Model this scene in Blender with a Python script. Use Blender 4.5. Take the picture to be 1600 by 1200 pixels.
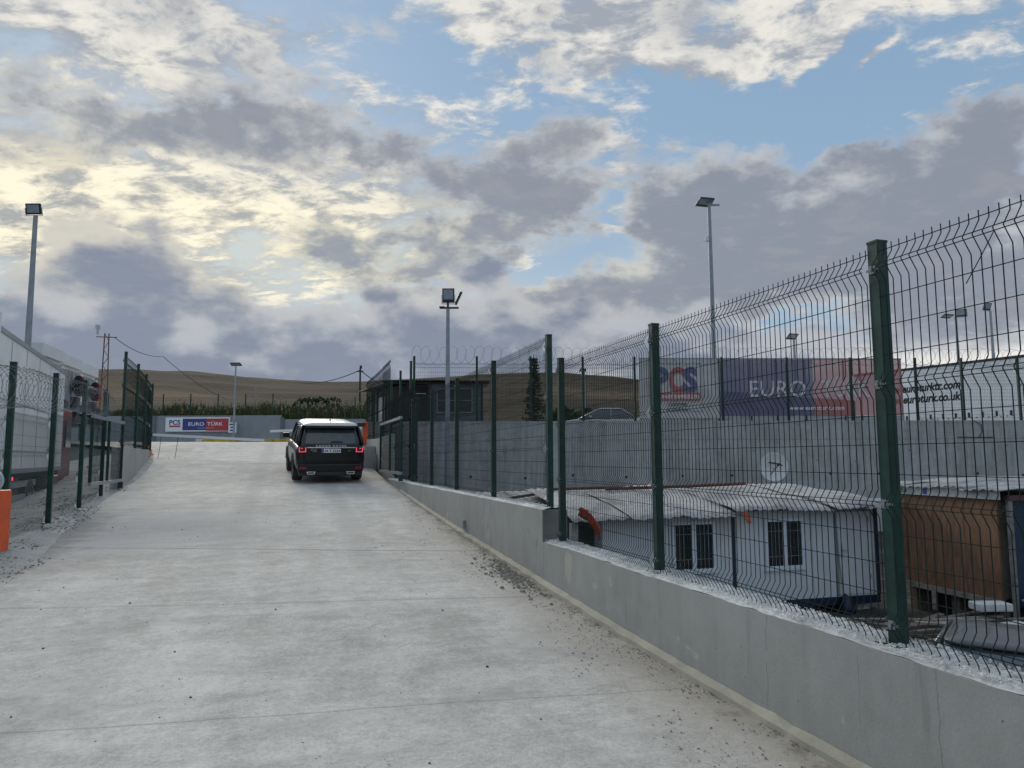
import bpy, bmesh, math, random
from math import sin, cos, pi, radians, sqrt, atan2
from mathutils import Vector, Matrix, noise
random.seed(7)
S = bpy.context.scene
COL = S.collection
for o in list(bpy.data.objects): bpy.data.objects.remove(o)

# ------------------------------------------------------------------ camera, sky, sun, exposure
YAW = radians(16.9)                     # camera looks this far to the right of the ramp's axis (+Y)
cam_d = bpy.data.cameras.new('camera'); cam = bpy.data.objects.new('camera', cam_d); COL.objects.link(cam)
cam_d.sensor_width = 36; cam_d.lens = 36*1150/1600; cam_d.clip_start = .05; cam_d.clip_end = 4000
_pit, _rol = radians(5.7), radians(.3)
F_ = Vector((sin(YAW)*cos(_pit), cos(YAW)*cos(_pit), sin(_pit)))
R0 = Vector((cos(YAW), -sin(YAW), 0)); U0 = R0.cross(F_)
R_ = R0*cos(_rol)-U0*sin(_rol); U_ = U0*cos(_rol)+R0*sin(_rol)
mw = Matrix((( R_.x, U_.x, -F_.x, 0),(R_.y, U_.y, -F_.y, 0),(R_.z, U_.z, -F_.z, 1.6),(0,0,0,1)))
cam.matrix_world = mw
S.camera = cam
S.view_settings.view_transform = 'Standard'; S.view_settings.look = 'None'
S.view_settings.exposure = 0.34; S.view_settings.gamma = 1.0; S.view_settings.use_curve_mapping = False
S.render.engine = 'CYCLES'
S.cycles.use_denoising = True
S.cycles.transparent_max_bounces = 32
S.cycles.max_bounces = 6; S.cycles.diffuse_bounces = 2; S.cycles.glossy_bounces = 2

SUN_AZ, SUN_EL = radians(-7.0), radians(24)      # azimuth clockwise from +Y
sun_d = bpy.data.lights.new('sun', 'SUN'); sun = bpy.data.objects.new('sun', sun_d); COL.objects.link(sun)
sun_d.energy = 1.25; sun_d.angle = radians(22); sun_d.color = (1, .91, .77)
sun.rotation_euler = Vector((sin(SUN_AZ)*cos(SUN_EL), cos(SUN_AZ)*cos(SUN_EL), sin(SUN_EL))).to_track_quat('Z', 'Y').to_euler()

world = bpy.data.worlds.new('World'); S.world = world; world.use_nodes = True
world.cycles.sampling_method = 'MANUAL'; world.cycles.sample_map_resolution = 512
WT = world.node_tree; WT.nodes.clear()

class X:
    """tiny expression wrapper around shader sockets"""
    def __init__(s, sock, t): s.s = sock; s.t = t
    def _m(s, op, *a):
        n = s.t.nodes.new('ShaderNodeMath'); n.operation = op
        for i, v in enumerate((s,)+a):
            if isinstance(v, X): s.t.links.new(v.s, n.inputs[i])
            else: n.inputs[i].default_value = v
        return X(n.outputs[0], s.t)
    def __add__(s, o): return s._m('ADD', o)
    __radd__ = __add__
    def __sub__(s, o): return s._m('SUBTRACT', o)
    def __rsub__(s, o): return s._m('MULTIPLY', -1.0)._m('ADD', o)
    def __mul__(s, o): return s._m('MULTIPLY', o)
    __rmul__ = __mul__
    def __truediv__(s, o): return s._m('DIVIDE', o)
    def pw(s, o): return s._m('POWER', o)
    def mx(s, o): return s._m('MAXIMUM', o)
    def mn(s, o): return s._m('MINIMUM', o)
    def abs(s): return s._m('ABSOLUTE')
    def exp(s): return s._m('EXPONENT')
    def gt(s, o): return s._m('GREATER_THAN', o)
    def lt(s, o): return s._m('LESS_THAN', o)
    def sm(s, a, b, c=0.0, d=1.0, lin=False):
        n = s.t.nodes.new('ShaderNodeMapRange'); n.interpolation_type = 'LINEAR' if lin else 'SMOOTHSTEP'
        s.t.links.new(s.s, n.inputs[0])
        for i, v in enumerate((a, b, c, d)): n.inputs[1+i].default_value = v
        return X(n.outputs[0], s.t)
def comb(t, x, y, z):
    n = t.nodes.new('ShaderNodeCombineXYZ')
    for i, v in enumerate((x, y, z)):
        if isinstance(v, X): t.links.new(v.s, n.inputs[i])
        else: n.inputs[i].default_value = v
    return n.outputs[0]
def sep(t, sock):
    n = t.nodes.new('ShaderNodeSeparateXYZ'); t.links.new(sock, n.inputs[0])
    return [X(o, t) for o in n.outputs]
def nz(t, vec, scale, detail=5, rough=.55, dist=0.0, col=False, lac=2.0):
    n = t.nodes.new('ShaderNodeTexNoise'); t.links.new(vec, n.inputs['Vector'])
    n.inputs['Scale'].default_value = scale; n.inputs['Detail'].default_value = detail
    n.inputs['Roughness'].default_value = rough; n.inputs['Distortion'].default_value = dist
    n.inputs['Lacunarity'].default_value = lac
    return n.outputs['Color'] if col else X(n.outputs['Fac'], t)
def mixc(t, f, a, b, mode='MIX'):
    n = t.nodes.new('ShaderNodeMix'); n.data_type = 'RGBA'; n.blend_type = mode
    if isinstance(f, X): t.links.new(f.s, n.inputs[0])
    else: n.inputs[0].default_value = f
    for i, v in ((6, a), (7, b)):
        if isinstance(v, (tuple, list)): n.inputs[i].default_value = (*v, 1) if len(v) == 3 else v
        else: t.links.new(v, n.inputs[i])
    return n.outputs[2]
def vmath(t, op, a, b=None, sc=None):
    n = t.nodes.new('ShaderNodeVectorMath'); n.operation = op
    t.links.new(a, n.inputs[0])
    if b is not None:
        if isinstance(b, tuple): n.inputs[1].default_value = b
        else: t.links.new(b, n.inputs[1])
    if sc is not None: n.inputs['Scale'].default_value = sc
    return n.outputs['Value'] if op in ('DOT_PRODUCT',) else n.outputs[0]

# cloud fields of the evening sky, as (azimuth, elevation, half width, half height, tilt, amount); azimuth in radians from the view yaw
GLOW = [(-0.397, 0.293, 0.252, 0.085, 0.00, 1.00), (-0.572, 0.283, 0.102, 0.078, 0.00, 0.80), (-0.158, 0.294, 0.227, 0.049, 0.14, 0.55), (-0.340, 0.226, 0.277, 0.032, 0.00, 0.50), (0.071, 0.211, 0.105, 0.034, 0.00, 0.35), (0.177, 0.250, 0.051, 0.033, 0.00, 0.30), (-0.594, 0.449, 0.190, 0.044, 0.00, 0.25), ]
HIGH = [(-0.530, 0.491, 0.159, 0.035, 0.00, 0.80), (-0.406, 0.531, 0.094, 0.026, 0.00, 0.50), (-0.608, 0.373, 0.037, 0.026, 0.00, 0.35), (-0.420, 0.313, 0.226, 0.068, 0.00, 0.70), (-0.585, 0.295, 0.075, 0.056, 0.00, 0.50), (-0.210, 0.324, 0.189, 0.064, 0.00, 0.40), (-0.057, 0.559, 0.078, 0.035, 0.17, 0.85), (0.140, 0.551, 0.085, 0.038, 0.35, 0.80), (0.030, 0.524, 0.064, 0.014, 0.00, 0.25), (0.093, 0.496, 0.036, 0.013, 0.35, 0.40), (0.313, 0.516, 0.083, 0.034, -0.17, 0.75), (0.253, 0.506, 0.051, 0.025, 0.00, 0.40), (0.380, 0.477, 0.055, 0.017, 0.38, 0.75), (0.481, 0.443, 0.036, 0.010, 0.38, 0.95), (0.426, 0.523, 0.227, 0.026, 0.00, 0.55), (0.201, 0.518, 0.019, 0.008, 0.00, 0.40), (-0.213, 0.464, 0.044, 0.018, 0.00, 0.20), (-0.305, 0.418, 0.166, 0.074, 0.00, 0.25), (0.181, 0.427, 0.079, 0.023, 0.00, 0.00), (0.388, 0.396, 0.169, 0.051, -0.14, -0.90), (0.226, 0.461, 0.103, 0.037, 0.00, -0.60), (-0.143, 0.513, 0.099, 0.036, 0.00, -0.80), (0.583, 0.427, 0.076, 0.026, 0.00, -0.50), (0.047, 0.457, 0.081, 0.023, 0.00, -0.40), (0.063, 0.283, 0.071, 0.023, 0.00, -0.90), (-0.043, 0.487, 0.064, 0.022, 0.00, -0.25), ]
GREY = [(-0.552, 0.403, 0.113, 0.040, -0.09, 0.75), (-0.594, 0.349, 0.075, 0.034, 0.00, 0.50), (-0.402, 0.434, 0.093, 0.043, 0.00, 0.50), (-0.400, 0.394, 0.170, 0.033, -0.09, 0.75), (-0.229, 0.418, 0.121, 0.038, -0.17, 0.55), (-0.250, 0.553, 0.078, 0.020, 0.00, 0.50), (-0.159, 0.391, 0.132, 0.039, -0.14, 0.50), (0.029, 0.407, 0.081, 0.047, 0.00, 0.85), (-0.016, 0.371, 0.144, 0.040, 0.00, 0.55), (-0.043, 0.305, 0.134, 0.027, 0.31, 0.95), (0.055, 0.329, 0.062, 0.033, 0.00, 0.55), (-0.175, 0.269, 0.095, 0.017, 0.00, 0.50), (-0.243, 0.259, 0.034, 0.012, 0.00, 0.50), (0.145, 0.387, 0.026, 0.016, 0.00, 0.50), (0.222, 0.338, 0.081, 0.060, 0.00, 0.95), (0.307, 0.377, 0.065, 0.034, 0.00, 0.80), (0.328, 0.280, 0.159, 0.067, 0.00, 1.10), (0.187, 0.308, 0.043, 0.049, 0.00, 0.60), (0.494, 0.291, 0.131, 0.055, 0.21, 1.10), (0.446, 0.343, 0.087, 0.029, 0.21, 0.60), (0.602, 0.342, 0.079, 0.054, 0.35, 1.10), (0.590, 0.246, 0.092, 0.071, 0.00, 1.00), (0.380, 0.219, 0.251, 0.056, 0.00, 0.90), (0.541, 0.180, 0.129, 0.037, 0.00, 0.70), (0.300, 0.185, 0.120, 0.033, 0.00, 0.40), (-0.088, 0.212, 0.141, 0.026, 0.00, 0.35), (0.089, 0.219, 0.096, 0.034, 0.00, 0.80), (0.176, 0.208, 0.145, 0.042, 0.00, 0.80), (0.001, 0.246, 0.062, 0.021, 0.00, 0.40), (0.387, 0.524, 0.070, 0.020, 0.00, 0.35), (0.198, 0.422, 0.052, 0.014, 0.00, 0.15), (0.389, 0.411, 0.116, 0.044, 0.00, -0.90), (0.182, 0.480, 0.140, 0.051, 0.00, -0.70), (0.377, 0.337, 0.023, 0.038, 0.00, -0.35), (-0.107, 0.500, 0.118, 0.033, 0.00, -0.60), (0.063, 0.279, 0.062, 0.021, 0.00, -0.70), (0.135, 0.327, 0.018, 0.033, 0.00, -0.40), (0.570, 0.431, 0.096, 0.033, 0.00, -0.70), (-0.456, 0.301, 0.182, 0.052, 0.00, -0.55), (-0.343, 0.337, 0.240, 0.046, 0.00, -0.30), (-0.089, 0.501, 0.091, 0.036, 0.00, -0.50), ]
BANK = [(-0.524, 0.100, 0.074, 9.000, 0, 0.025), (-0.208, 0.100, 0.280, 9.000, 0, 0.030), (0.380, 0.100, 0.228, 9.000, 0, 0.030), (0.176, 0.100, 0.171, 9.000, 0, 0.045), (-0.088, 0.100, 0.219, 9.000, 0, 0.050), (-0.599, 0.100, 0.122, 9.000, 0, 0.030), (-0.537, 0.100, 0.056, 9.000, 0, 0.070), (-0.450, 0.100, 0.051, 9.000, 0, 0.070), (-0.598, 0.100, 0.037, 9.000, 0, 0.040), (-0.355, 0.100, 0.047, 9.000, 0, 0.035), (-0.487, 0.100, 0.278, 9.000, 0, 0.165), (-0.131, 0.100, 0.174, 9.000, 0, 0.120), (-0.044, 0.100, 0.053, 9.000, 0, 0.030), (0.089, 0.100, 0.131, 9.000, 0, 0.100), (0.260, 0.100, 0.123, 9.000, 0, 0.090), (0.454, 0.100, 0.177, 9.000, 0, 0.100), (0.617, 0.100, 0.146, 9.000, 0, 0.050), ]
SLOT = [(0.538, 0.113, 0.109, 0.015, 0, 0.800), (0.613, 0.121, 0.058, 0.011, 0, 0.500), (0.113, 0.109, 0.069, 0.010, 0, 0.250), ]

def build_sky():
    t = WT
    tc = t.nodes.new('ShaderNodeTexCoord'); D = tc.outputs['Generated']
    ax = X(vmath(t, 'DOT_PRODUCT', D, (cos(YAW), -sin(YAW), 0)), t)
    fw = X(vmath(t, 'DOT_PRODUCT', D, (sin(YAW), cos(YAW), 0)), t)
    z = sep(t, D)[2]
    az = ax._m('ARCTAN2', fw); el = z._m('ARCSINE')
    def field(blobs, warp=None):
        v = comb(t, az if warp is None else az+warp[0], el if warp is None else el+warp[1], 0.0); tot = None
        for a0, e0, wa, we, rot, amp in blobs:
            d = vmath(t, 'SUBTRACT', v, (a0, e0, 0))
            if rot:
                p = X(vmath(t, 'DOT_PRODUCT', d, (cos(rot)/wa, sin(rot)/wa, 0)), t); q = X(vmath(t, 'DOT_PRODUCT', d, (-sin(rot)/we, cos(rot)/we, 0)), t); r2 = (q*q)
                r2 = p._m('MULTIPLY_ADD', p, r2)
            else:
                d = vmath(t, 'MULTIPLY', d, (1/wa, 1/we, 0)); r2 = X(vmath(t, 'DOT_PRODUCT', d, d), t)
            n = t.nodes.new('ShaderNodeMath'); n.operation = 'POWER'; n.inputs[0].default_value = .3679; t.links.new(r2.s, n.inputs[1]); g = X(n.outputs[0], t)
            tot = g*amp if tot is None else tot+g*amp
        return tot
    zz = z.mx(0.0)+.16
    plane = comb(t, ax/zz, fw/zz, 0.0)
    # a slanting grain: squash the cloud plane across one direction so that streaks run up to the right
    mp = t.nodes.new('ShaderNodeMapping'); t.links.new(plane, mp.inputs[0])
    mp.inputs['Rotation'].default_value = (0, 0, radians(28)); mp.inputs['Scale'].default_value = (1.0, 1.5, 1)
    plane2 = mp.outputs[0]
    dome = comb(t, sep(t, D)[0], sep(t, D)[1], z*1.5)
    dome2 = comb(t, sep(t, D)[0], sep(t, D)[1], z*2.0)
    wn = sep(t, nz(t, dome, 4.5, 5, .6, col=True))
    warp = ((wn[0]-.5)*.30, (wn[1]-.5)*.19)
    # clear sky
    sk = t.nodes.new('ShaderNodeTexSky'); sk.sky_type = 'NISHITA'; sk.sun_disc = False
    sk.sun_elevation = SUN_EL; sk.sun_rotation = SUN_AZ; sk.air_density = 1.0; sk.dust_density = .6; sk.ozone_density = 2.0
    STR = .1
    K = .84/STR
    c = mixc(t, .85, sk.outputs[0], (.25*K, .38*K, .535*K))
    c = mixc(t, el.sm(0.0, .5, .55, 0.0), c, (.40*K, .50*K, .60*K))
    glow = field(GLOW)
    c = mixc(t, (glow*.7).mn(.8), c, (.62*K, .66*K, .62*K))
    # high broken cloud, sunlit
    nA = nz(t, plane2, 1.7, 7, .62, .2); nA2 = nz(t, plane2, 6.5, 6, .66, .3)
    hA = field(HIGH, warp); nB2 = nz(t, dome, 17.0, 5, .6)
    rawA = nA*1.0+nA2*1.0+(nB2-.5)*.3+hA*.42-.93
    dA = rawA.sm(-.03, .27)
    litA = (nA2*2.6+wn[2]*.9-1.42+rawA*.6+(nB2-.5)*1.1).sm(.10, .85)
    colA = mixc(t, litA, (.34*K, .37*K, .42*K), (.82*K, .79*K, .72*K))
    warm = mixc(t, litA, (.38*K, .39*K, .39*K), (1.0*K, .92*K, .71*K))
    colA = mixc(t, (glow*1.0).mn(1.0), colA, warm)
    c = mixc(t, dA*.95, c, colA)
    # grey middle cloud
    nB = nz(t, dome, 6.5, 7, .60, .15)
    rawB = (nB-.5)*1.25+(nA2-.5)*.75+(nB2-.5)*.4+(wn[1]-.5)*.2+field(GREY, warp)*.40-.045
    dB = rawB.sm(-.06, .28)
    shade = (rawB*.8+(nB2-.5)*.75+(wn[0]-.5)*.8+(nA-.5)*.5).sm(-.10, .42)
    colB = mixc(t, shade, (.53*K, .54*K, .55*K), (.245*K, .27*K, .325*K))
    colBw = mixc(t, shade, (.86*K, .78*K, .56*K), (.28*K, .315*K, .37*K))
    colB = mixc(t, (glow*.8).mn(1.0), colB, colBw)
    c = mixc(t, dB*.93, c, colB)
    # cumulus bank low over the hills
    edge = field(BANK, ((wn[0]-.5)*.08, (wn[2]-.5)*.02))
    nC = nz(t, dome, 10.0, 5, .5, .0)
    rawC = edge-el+(nC-.5)*.17+(nB2-.5)*.07
    dC = rawC.sm(-.008, .022)
    pf = nz(t, dome2, 9.0, 6, .52)
    shC = (rawC*7.5+(pf-.5)*3.6+(nC-.5)*1.2).sm(-.15, .85)
    colC = mixc(t, shC, (.44*K, .455*K, .50*K), (.215*K, .25*K, .325*K))
    colCw = mixc(t, shC, (.60*K, .58*K, .52*K), (.215*K, .25*K, .33*K))
    colC = mixc(t, (glow*.9).mn(1.0), colC, colCw)
    low = ((.12-el)*7.0+(pf-.5)*2.5).sm(.1, 1.1)
    colC = mixc(t, low*.35, colC, (.32*K, .36*K, .43*K))
    c = mixc(t, dC*.94, c, colC)
    # bright clear slot on the horizon to the right
    slot = field(SLOT, ((wn[0]-.5)*.03, (wn[1]-.5)*.05))
    c = mixc(t, slot.mn(.9), c, (.86*K, .84*K, .80*K))
    # the ground below the horizon
    c = mixc(t, el.sm(-.02, -.06), c, (.16*K, .15*K, .13*K))
    bg = t.nodes.new('ShaderNodeBackground'); t.links.new(c, bg.inputs[0]); bg.inputs[1].default_value = STR
    out = t.nodes.new('ShaderNodeOutputWorld'); t.links.new(bg.outputs[0], out.inputs[0])
build_sky()

# ------------------------------------------------------------------ helpers
ZUP = Vector((0, 0, 1))
class MB:
    """collects shapes; build() links them as ONE mesh object"""
    def __init__(s): s.v = []; s.f = []; s.m = []
    def add(s, vs, fs, mi=0, M=None):
        b = len(s.v)
        for p in vs: s.v.append(tuple(M @ Vector(p)) if M is not None else tuple(p))
        for f in fs: s.f.append(tuple(b+i for i in f)); s.m.append(mi)
        return s
    def box(s, x0, x1, y0, y1, z0, z1, mi=0, M=None):
        return s.add([(x0,y0,z0),(x1,y0,z0),(x1,y1,z0),(x0,y1,z0),(x0,y0,z1),(x1,y0,z1),(x1,y1,z1),(x0,y1,z1)],
              [(0,3,2,1),(4,5,6,7),(0,1,5,4),(1,2,6,5),(2,3,7,6),(3,0,4,7)], mi, M)
    def cbox(s, c, sz, rot=(0,0,0), mi=0):
        M = Matrix.Translation(c) @ Matrix.Rotation(rot[2],4,'Z') @ Matrix.Rotation(rot[1],4,'Y') @ Matrix.Rotation(rot[0],4,'X')
        a, b, c_ = sz[0]/2, sz[1]/2, sz[2]/2
        return s.box(-a, a, -b, b, -c_, c_, mi, M)
    def prism(s, poly, z0, z1, mi=0):           # poly (x,y) counter-clockwise; z0/z1 numbers or lists
        n = len(poly)
        za = z0 if isinstance(z0, (list, tuple)) else [z0]*n; zb = z1 if isinstance(z1, (list, tuple)) else [z1]*n
        vs = [(p[0], p[1], za[i]) for i, p in enumerate(poly)]+[(p[0], p[1], zb[i]) for i, p in enumerate(poly)]
        return s.add(vs, [tuple(range(n-1, -1, -1)), tuple(range(n, 2*n))]+[(i, (i+1) % n, n+(i+1) % n, n+i) for i in range(n)], mi)
    def tube(s, pts, r, n=6, mi=0, closed=False, caps=True):
        pts = [Vector(p) for p in pts]; rs = r if isinstance(r, (list, tuple)) else [r]*len(pts)
        b = len(s.v); prev = None; N = len(pts)
        for i, p in enumerate(pts):
            if closed: d = pts[(i+1) % N]-pts[i-1]
            else: d = pts[min(i+1, N-1)]-pts[max(i-1, 0)]
            if d.length < 1e-9: d = Vector((0,0,1))
            d.normalize()
            if prev is None:
                u = d.cross(Vector((0,0,1)) if abs(d.z) < .9 else Vector((1,0,0))).normalized()
            else:
                u = (prev-d*prev.dot(d)).normalized()
            w = d.cross(u); prev = u
            for k in range(n):
                a = 2*pi*(k+.5)/n
                s.v.append(tuple(p+(u*cos(a)+w*sin(a))*rs[i]))
        for i in range(N if closed else N-1):
            j = (i+1) % N
            for k in range(n):
                s.f.append((b+i*n+k, b+i*n+(k+1) % n, b+j*n+(k+1) % n, b+j*n+k)); s.m.append(mi)
        if caps and not closed:
            s.f.append(tuple(b+k for k in range(n-1, -1, -1))); s.m.append(mi)
            s.f.append(tuple(b+(N-1)*n+k for k in range(n))); s.m.append(mi)
        return s
    def cyl(s, a, b_, r, n=16, mi=0, r2=None): return s.tube([a, b_], [r, r if r2 is None else r2], n, mi)
    def quad(s, a, b, c, d, mi=0): return s.add([a, b, c, d], [(0,1,2,3)], mi)
    def mesh(s, name, mats):
        me = bpy.data.meshes.new(name); me.from_pydata(s.v, [], s.f)
        mats = mats if isinstance(mats, (list, tuple)) else [mats]
        for m in mats: me.materials.append(m)
        if len(mats) > 1: me.polygons.foreach_set('material_index', s.m)
        return me
    def build(s, name, mats, parent=None, smooth=False, bevel=0, loc=None, rz=None, auto=None):
        o = bpy.data.objects.new(name, s.mesh(name, mats)); COL.objects.link(o)
        if parent: o.parent = parent
        if smooth: o.data.polygons.foreach_set('use_smooth', [True]*len(o.data.polygons))
        if auto: o.data.set_sharp_from_angle(angle=radians(auto))
        if bevel:
            md = o.modifiers.new('b', 'BEVEL'); md.width = bevel; md.segments = 2; md.limit_method = 'ANGLE'; md.angle_limit = radians(40)
        if loc: o.location = loc
        if rz: o.rotation_euler.z = rz
        return o
def tag(o, label, cat, group=None):
    o['label'] = label; o['category'] = cat
    if group: o['group'] = group
    return o
def thing(name, label, cat, loc=(0,0,0), rz=0, group=None, rx=0):
    o = bpy.data.objects.new(name, None); COL.objects.link(o); o.location = loc; o.rotation_euler = (rx, 0, rz)
    o.empty_display_size = .2
    return tag(o, label, cat, group)
def struct(o): o['kind'] = 'structure'; return o
def stuff(o, label=None, cat=None):
    o['kind'] = 'stuff'
    if label: o['label'] = label; o['category'] = cat
    return o
def copy_tree(o, parent=None):
    c = o.copy(); COL.objects.link(c); c.parent = parent
    for ch in list(o.children): copy_tree(ch, c)
    return c
def inst(name, me, parent, loc=(0,0,0), rot=(0,0,0), sc=(1,1,1)):
    o = bpy.data.objects.new(name, me); COL.objects.link(o); o.parent = parent
    o.location = loc; o.rotation_euler = rot; o.scale = sc
    return o
def interp(x, tab):
    if x <= tab[0][0]: return tab[0][1]
    for (a, b), (c, d) in zip(tab, tab[1:]):
        if x <= c: return b+(d-b)*(x-a)/(c-a)
    return tab[-1][1]
def smin(x, tab):                         # smoothed table
    return (interp(x-.8, tab)+interp(x-.4, tab)+interp(x, tab)+interp(x+.4, tab)+interp(x+.8, tab))/5
_tm = {}
def text(name, body, size, mat, parent, loc, rot=(pi/2, 0, 0), bold=0.0, shear=0.0, depth=.004, width=None, space=1.0, align='CENTER'):
    cu = bpy.data.curves.new('t', 'FONT'); cu.body = body; cu.size = size; cu.extrude = depth; cu.offset = bold*size
    cu.shear = shear; cu.space_character = space; cu.resolution_u = 3
    ob = bpy.data.objects.new('t', cu); COL.objects.link(ob)
    dg = bpy.context.evaluated_depsgraph_get(); me = bpy.data.meshes.new_from_object(ob.evaluated_get(dg))
    bpy.data.objects.remove(ob); bpy.data.curves.remove(cu)
    xs = [v.co.x for v in me.vertices]; w = max(xs)-min(xs); x0 = min(xs); k = 1 if width is None else width/w
    for v in me.vertices: v.co.x = (v.co.x-x0-(w/2 if align == 'CENTER' else 0))*k
    me.materials.clear(); me.materials.append(mat); me.name = name
    return inst(name, me, parent, loc, rot)

# ------------------------------------------------------------------ materials
def newmat(name):
    m = bpy.data.materials.new(name); m.use_nodes = True; t = m.node_tree
    return m, t, t.nodes['Principled BSDF']
def flat(name, col, rough=.6, metal=0.0, spec=None, var=.12, scale=8.0, bump=0.0, emit=None, coat=0.0, dirt=0.0):
    """painted or raw surface with faint unevenness and dust"""
    m, t, p = newmat(name)
    tc = t.nodes.new('ShaderNodeTexCoord'); v = tc.outputs['Object']
    n = nz(t, v, scale, 5, .6)
    c = mixc(t, n.sm(.3, .7), tuple(x*(1-var) for x in col), tuple(min(1, x*(1+var)) for x in col))
    if dirt:
        d = nz(t, v, scale*.35, 6, .7, .4).sm(.5, .72)*dirt
        c = mixc(t, d, c, (.20, .17, .13))
    t.links.new(c, p.inputs['Base Color'])
    t.links.new((n*.25+(rough-.12)).s, p.inputs['Roughness'])
    p.inputs['Metallic'].default_value = metal
    if spec is not None: p.inputs['Specular IOR Level'].default_value = spec
    if coat: p.inputs['Coat Weight'].default_value = coat; p.inputs['Coat Roughness'].default_value = .05
    if emit: p.inputs['Emission Color'].default_value = (*emit[:3], 1); p.inputs['Emission Strength'].default_value = emit[3]
    if bump:
        b = t.nodes.new('ShaderNodeBump'); b.inputs['Strength'].default_value = bump; b.inputs['Distance'].default_value = .02
        t.links.new(n.s, b.inputs['Height']); t.links.new(b.outputs[0], p.inputs['Normal'])
    return m
def bump(t, p, h, strength, dist):
    b = t.nodes.new('ShaderNodeBump'); b.inputs['Strength'].default_value = strength; b.inputs['Distance'].default_value = dist
    t.links.new(h.s, b.inputs['Height']); t.links.new(b.outputs[0], p.inputs['Normal'])
def wpos(t):
    return t.nodes.new('ShaderNodeNewGeometry').outputs['Position']
def concrete(name, col, amp=.22, streak=.5, patches=None, board=0.0, rough=.85, joints=None, cracks=.0, pits=.6, drips=0, seams=None):
    m, t, p = newmat(name); P = wpos(t); x, y, z = sep(t, P)
    big = nz(t, P, .7, 4, .55); mid = nz(t, P, 4.5, 6, .62, .3); fine = nz(t, P, 60, 3, .6)
    mp = t.nodes.new('ShaderNodeMapping'); t.links.new(P, mp.inputs[0]); mp.inputs['Scale'].default_value = (3.0, 3.0, .22)
    st = nz(t, mp.outputs[0], 1.6, 6, .65, .2)
    f = (big-.5)*1.2+(mid-.5)*1.0+(fine-.5)*.45+(st-.5)*streak*1.8
    c = mixc(t, (f+.5).sm(0, 1, lin=True), tuple(q*(1-amp*1.6) for q in col), tuple(min(1, q*(1+amp)) for q in col))
    if board:
        bd = (x*1.0+y*.35)*board; fr = bd._m('FRACT'); seam = ((fr-.5).abs()).gt(.488)
        c = mixc(t, seam*.45, c, tuple(q*.6 for q in col))
    if joints:
        for zj in joints:
            ln = (z-zj+(mid-.5)*.03).abs().lt(.012)
            c = mixc(t, ln*.6, c, tuple(q*.42 for q in col))
    if drips:
        mp3 = t.nodes.new('ShaderNodeMapping'); t.links.new(P, mp3.inputs[0]); mp3.inputs['Scale'].default_value = (1, 1, .09)
        dr = nz(t, mp3.outputs[0], 5.5, 5, .7, .2); c = mixc(t, (dr+(mid-.5)*.4).sm(.60, .74)*drips, c, tuple(q*.62 for q in col))
        dr2 = nz(t, mp3.outputs[0], 3.1, 5, .7, .3); c = mixc(t, (dr2+(mid-.5)*.5).sm(.62, .74)*drips*.7, c, tuple(min(1, q*1.45) for q in col))
        v3 = t.nodes.new('ShaderNodeTexVoronoi'); v3.inputs['Scale'].default_value = 2.2; t.links.new(vmath(t, 'ADD', P, vmath(t, 'SCALE', nz(t, P, 6, 4, .7, col=True), sc=.3)), v3.inputs['Vector'])
        c = mixc(t, X(v3.outputs['Distance'], t).sm(.13, .07)*nz(t, P, .8, 3).gt(.52)*.5, c, tuple(q*.6 for q in col))
    if seams:
        for y0_, w_ in seams:
            ln = (y-y0_+(mid-.5)*.05+(nz(t, P, 2, 4)-.5)*.12).abs().lt(w_)*(nz(t, P, 3.3, 3)+z*.0).gt(.40)
            c = mixc(t, ln*.45, c, tuple(q*.4 for q in col))
    if patches:
        pn = nz(t, P, 2.1, 4, .5, .6); pm = (pn+(mid-.5)*.25).sm(.675, .70)
        c = mixc(t, pm*.8, c, patches)
    if cracks:
        v = t.nodes.new('ShaderNodeTexVoronoi'); v.feature = 'DISTANCE_TO_EDGE'; v.inputs['Scale'].default_value = .55
        wv = vmath(t, 'ADD', P, vmath(t, 'SCALE', nz(t, P, 3.0, 5, .6, col=True), sc=.7)); t.links.new(wv, v.inputs['Vector'])
        ck = X(v.outputs['Distance'], t).lt(.0035)
        c = mixc(t, ck*cracks, c, tuple(q*.35 for q in col))
    vp = t.nodes.new('ShaderNodeTexVoronoi'); vp.inputs['Scale'].default_value = 9.0; t.links.new(P, vp.inputs['Vector'])
    pit = X(vp.outputs['Distance'], t).lt(.045)*nz(t, P, 1.3, 2).gt(.5)
    c = mixc(t, pit*pits, c, tuple(q*.3 for q in col))
    t.links.new(c, p.inputs['Base Color']); p.inputs['Roughness'].default_value = rough
    p.inputs['Specular IOR Level'].default_value = .25
    bump(t, p, mid*.5+fine*.25-pit*.4, .35, .02)
    return m

M = {}
M['post'] = flat('green_post_paint', (.014, .052, .040), .5, var=.35, scale=5, dirt=.3, spec=.3)
M['wire'] = flat('green_wire', (.030, .040, .037), .95, var=.2, spec=.02)
M['wire_far'] = flat('dark_green_wire', (.030, .042, .039), .95, spec=.02)
M['wire_pale'] = flat('weathered_wire', (.12, .15, .145), .9, spec=.05)
M['razor'] = flat('razor_wire_steel', (.22, .23, .24), .45, metal=.6)
M['galv'] = flat('galvanised_steel', (.30, .34, .37), .5, metal=.35, var=.15, scale=3)
M['lampblk'] = flat('black_housing', (.02, .021, .023), .45)
M['lampglass'] = flat('lamp_glass', (.30, .36, .42), .15, var=.1)
M['white'] = flat('white_paint', (.74, .75, .76), .5, var=.05, scale=2, dirt=.12)
M['whitep'] = flat('white_plastic', (.78, .79, .80), .4, var=.04)
M['trailer'] = flat('white_trailer_panel', (.87, .87, .87), .4, var=.05, scale=1.2, dirt=.15)
M['ribgrey'] = flat('grey_ribbed_panel', (.33, .36, .39), .55, var=.2, scale=2, dirt=.3)
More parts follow.
